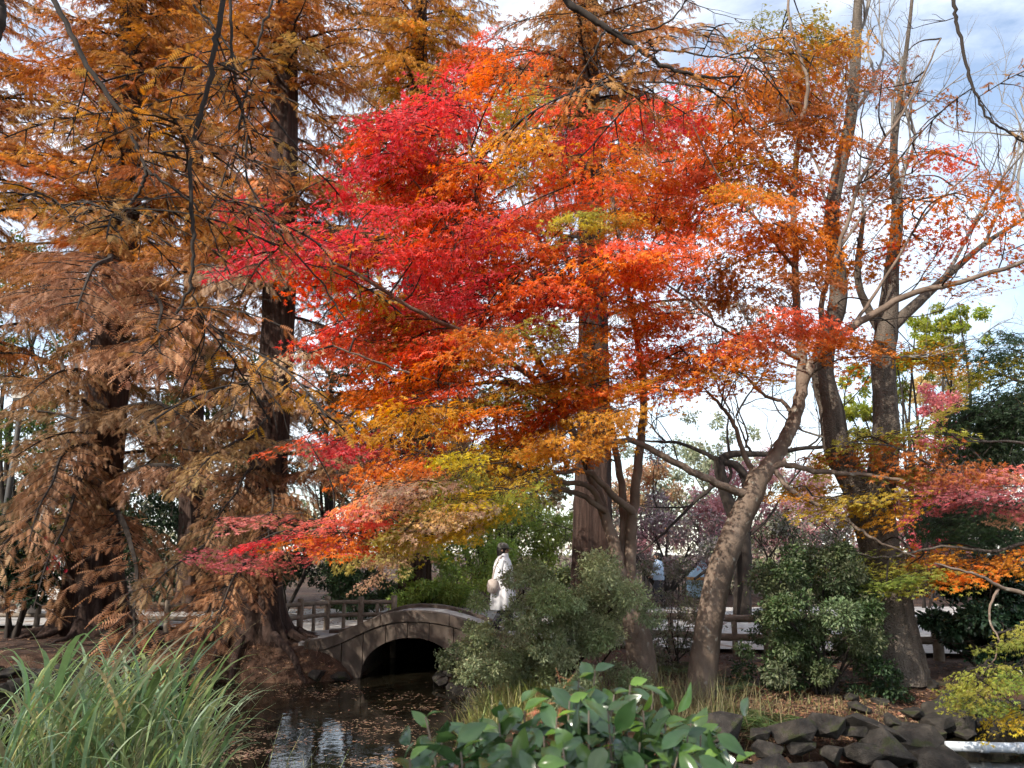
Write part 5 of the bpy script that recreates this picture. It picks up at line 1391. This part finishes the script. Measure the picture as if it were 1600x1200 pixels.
for k in range(330):
    tp = P(U(640, 1120), U(1140, 1290), U(1.55, 2.0))
    if k % 3 == 0: tp = P(930 + rng.normal(0, 70), U(1090, 1220), U(1.7, 2.1))
    V, Q = camellia_leaf(k % 9)
    d = nrm(rng.normal(0, 1, 3) + np.array([0, 0, .1])); R = frames(d[None], nrm(UP * .7 + rng.normal(0, .5, 3) + np.array([-.2, -.3, 0]))[None])[0]
    gl.add((V * U(.045, .08)) @ R.T + tp, Q=Q, col=jcol([(.035, .075, .026), (.055, .10, .034), (.07, .13, .036)], 1)[0])
gl.build('inner_leaves', M['glossy'], camellia, kind='stuff')
gw.build('stems', M['wood'], camellia)
# rusty dead sprays caught in the bush
gl, gwx = Geo(), Geo()
for (x, y) in ((860, 1130), (900, 1150), (880, 1165), (840, 1140), (920, 1140), (1050, 1185), (1000, 1180), (830, 1170)):
    q = P(x, y, 1.95)
    for k in range(30):
        d = nrm(rng.normal(0, 1, (1, 3)) * [1, .6, .5])
        inst(gl, META, q[None] + rng.normal(0, .035, (1, 3)), frames(d, nrm(UP + rng.normal(0, .5, (1, 3)))), np.array([U(.03, .05)]), jcol([(.40, .17, .08), (.48, .24, .13)], 1))
gl.build('caught_needles', M['litter'], camellia, smooth=False, kind='stuff')

# ------------------------------------------------------------------ overhanging tree beside the viewpoint, and unseen trees placed to shade the pond and banks
ob = np.array([-5.2, 2.2, 0.0])
over = thing('overhanging_tree', 'dark thin branches of a tree overhanging the viewpoint from above', 'tree', ob)
g = Geo()
top = np.array([-4.2, 2.6, 7.2])
w = smooth_path(np.array([ob - UP * .2, ob + [.1, .1, 2.5], ob + [.5, .2, 5], top]), 8)
tube(g, w, np.linspace(.26, .14, len(w)), 14, flute=.06, seed=9)
tube(g, smooth_path(np.array([top, [-2.5, 3.4, 8.3], [0.0, 4.6, 8.6], [2.4, 5.4, 8.4], [4.6, 6.0, 8.0]]), 8), np.linspace(.13, .04, 33), 10)
tube(g, smooth_path(np.array([top, [-4.0, 3.8, 7.6], [-3.4, 4.8, 7.2]]), 8), np.linspace(.10, .05, 17), 8)
g.build('trunk', M['dark_bark'], over)
def hang(start, pts, r0, r1):
    g = Geo()
    pre = [] if pts[0][1] > 5 else [P(pts[0][0] * 2 - pts[1][0], pts[0][1] - 130, pts[0][2])]
    p = np.array([start] + pre + [P(*q) for q in pts])
    w = smooth_path(p, 7)
    w[1:-1] += rng.normal(0, .006, (len(w) - 2, 3))
    tube(g, w, np.linspace(r0, r1, len(w)), 8)
    return g, w
S1, S2, S3 = [-3.4, 4.8, 7.2], [-2.5, 3.4, 8.3], [0.0, 4.6, 8.6]
HANGS = []
def finish(g, w, name='branch', tw=3, leaves=0):
    for k in range(tw):
        i = random.randint(len(w) // 3, len(w) - 2)
        twig_fan(g, w[i], nrm((w[i + 1] - w[i]) + rng.normal(0, .04, 3)), U(.4, .8), .006, 1, .5, -.1)
    HANGS.append(w)
    g.build(name, M['dark_bark'], over)
for (st, pts, r0, r1, tw) in (
    (S1, [(80, -10, 5.2), (130, 90, 5.2), (180, 165, 5.2), (210, 225, 5.2), (230, 265, 5.2), (265, 290, 5.2), (320, 335, 5.3)], .026, .008, 3),
    ([*P(230, 265, 5.2)], [(222, 290, 5.2), (200, 325, 5.2), (175, 340, 5.2), (130, 315, 5.2), (90, 330, 5.2)], .014, .005, 2),
    (S2, [(350, -10, 4.8), (338, 60, 4.8), (328, 130, 4.8), (302, 220, 4.8), (297, 290, 4.8), (302, 380, 4.8), (298, 440, 4.8), (275, 490, 4.8)], .024, .009, 2),
    (S2, [(360, -10, 5.6), (362, 80, 5.6), (375, 160, 5.6), (385, 200, 5.6), (388, 280, 5.6), (440, 370, 5.6), (500, 440, 5.6), (540, 500, 5.6)], .016, .005, 2),
    (S2, [(428, -10, 5.6), (405, 60, 5.6), (385, 140, 5.6), (368, 220, 5.6), (345, 290, 5.6), (328, 350, 5.6), (360, 430, 5.6)], .013, .005, 3),
    (S2, [(300, 0, 5.8), (330, 35, 5.8), (380, 110, 5.8), (430, 190, 5.8), (500, 265, 5.8)], .014, .006, 2),
    (S1, [(-6, -20, 3.9), (0, 20, 3.9), (-8, 60, 3.9)], .05, .03, 0),
    ([*P(298, 440, 4.8)], [(310, 480, 4.9), (320, 520, 5.0), (300, 580, 5.0), (270, 640, 5.1)], .006, .003, 1),
    ([*P(310, 480, 4.9)], [(340, 520, 5.0), (390, 560, 5.0), (410, 600, 5.1), (440, 640, 5.1)], .007, .003, 1),
    (S3, [(880, -10, 6.0), (915, 22, 6.0), (960, 52, 6.0), (1000, 78, 6.0), (1040, 105, 6.0), (1100, 120, 6.0), (1160, 118, 6.0)], .045, .008, 6),
    ([*P(960, 52, 6.0)], [(1000, 50, 6.0), (1050, 30, 6.0), (1080, -10, 6.0)], .012, .006, 4),
    ([*P(945, 45, 6.0)], [(930, 80, 6.0), (905, 120, 6.0), (895, 165, 6.0)], .010, .004, 3),
    ([*P(1000, 78, 6.0)], [(970, 100, 6.0), (930, 140, 6.0), (870, 160, 6.0)], .010, .003, 4),
    ([*P(1000, 78, 6.0)], [(1060, 80, 6.0), (1130, 90, 6.0), (1200, 60, 6.0)], .012, .003, 5),
    ([4.6, 6.0, 8.0], [(1488, -10, 6.2), (1496, 40, 6.2), (1512, 110, 6.2), (1525, 150, 6.2), (1550, 190, 6.2), (1600, 222, 6.2)], .022, .008, 4)):
    gg, w = hang(st, pts, r0, r1)
    finish(gg, w, tw=tw)
# its feathery sprays
NEAR = []
for k in range(5):
    gw, gl = Geo(), Geo()
    meta_branch(gl, gw, np.zeros(3), 0.0, .8, .05, .3, lambda pos: np.repeat(jcol(TINT, 1, .08, .03), len(pos), 0), .095, .8, .005, hang=.45, twigstep=.10, tw=(.25, .45))
    NEAR.append(combo_mesh('needle_spray', gw, gl, M['dark_bark'], M['needle']))
for hi, w in enumerate(HANGS):
    n = {0: 9, 1: 9, 2: 5, 3: 6, 4: 6, 5: 5, 7: 3, 8: 3, 9: 4, 12: 5, 13: 4, 14: 3}.get(hi, 0)
    for k in range(n):
        i = random.randint(len(w) // 3, len(w) - 2)
        o = put('needle_spray', NEAR[random.randrange(5)], over, w[i])
        o.rotation_euler = (U(-.3, .3), U(-.1, .4), U(0, 6.28))
        sc = U(.8, 1.4); o.scale = (sc, sc, sc)
        o.color = (*jcol(RUST if w[i][2] > 4.5 else RUST + GOLD[:1] + TAN[:1], 1, .1)[0], 1)
        o['kind'] = 'stuff'

for k, (x, y, h, r, lab) in enumerate(((-14.0, 8.6, 11.5, 3.4, 'unseen tree left of the reeds placed to shade the redwood bases'), (-9.6, 5.4, 10.5, 3.2, 'unseen tree at the water edge placed to shade the bridge'), (-9.2, -.5, 8.5, 3.0, 'unseen tree on the near bank placed to shade the pond'), (-6.4, -4.4, 11.0, 3.0, 'unseen tree behind the viewpoint to the left placed for its shade'), (-3.8, -2.0, 9.0, 2.2, 'small unseen tree just behind the viewpoint placed to shade the rocks'))):
    b = np.array([x, y, float(height(x, y))])
    root = thing('unseen_shade_tree', lab, 'tree', b)  # out of view; spot and height chosen for the shade it casts
    g = Geo(); gl = Geo()
    w = smooth_path(np.array([b - UP * .2, b + UP * 3 + rng.normal(0, .1, 3), b + UP * 6, b + UP * (h - 1)]), 6)
    tube(g, w, np.linspace(.25, .05, len(w)), 10)
    cen = []
    for j in range(28):
        z = U(3.0, h); rr = r * math.sqrt(U(0.02, 1)) * (1 - .4 * abs(z - 6) / 6); a = U(0, 6.28)
        c = b + np.array([math.cos(a) * rr, math.sin(a) * rr, z]); cen.append(c)
        q = w[min(len(w) - 1, int(len(w) * max(0, z - 1.5) / h))]
        tube(g, [q, (q + c) / 2 + UP * .1, c], [.05, .03, .01], 5)
    g.build('trunk', M['dark_bark'], root)
    clumps_leaves(gl, np.array(cen), [.85] * len(cen), 130, DIAM, .16, MDG + DULL, shell=.2)
    gl.build('crown', M['green'], root, smooth=False, kind='stuff')
pass
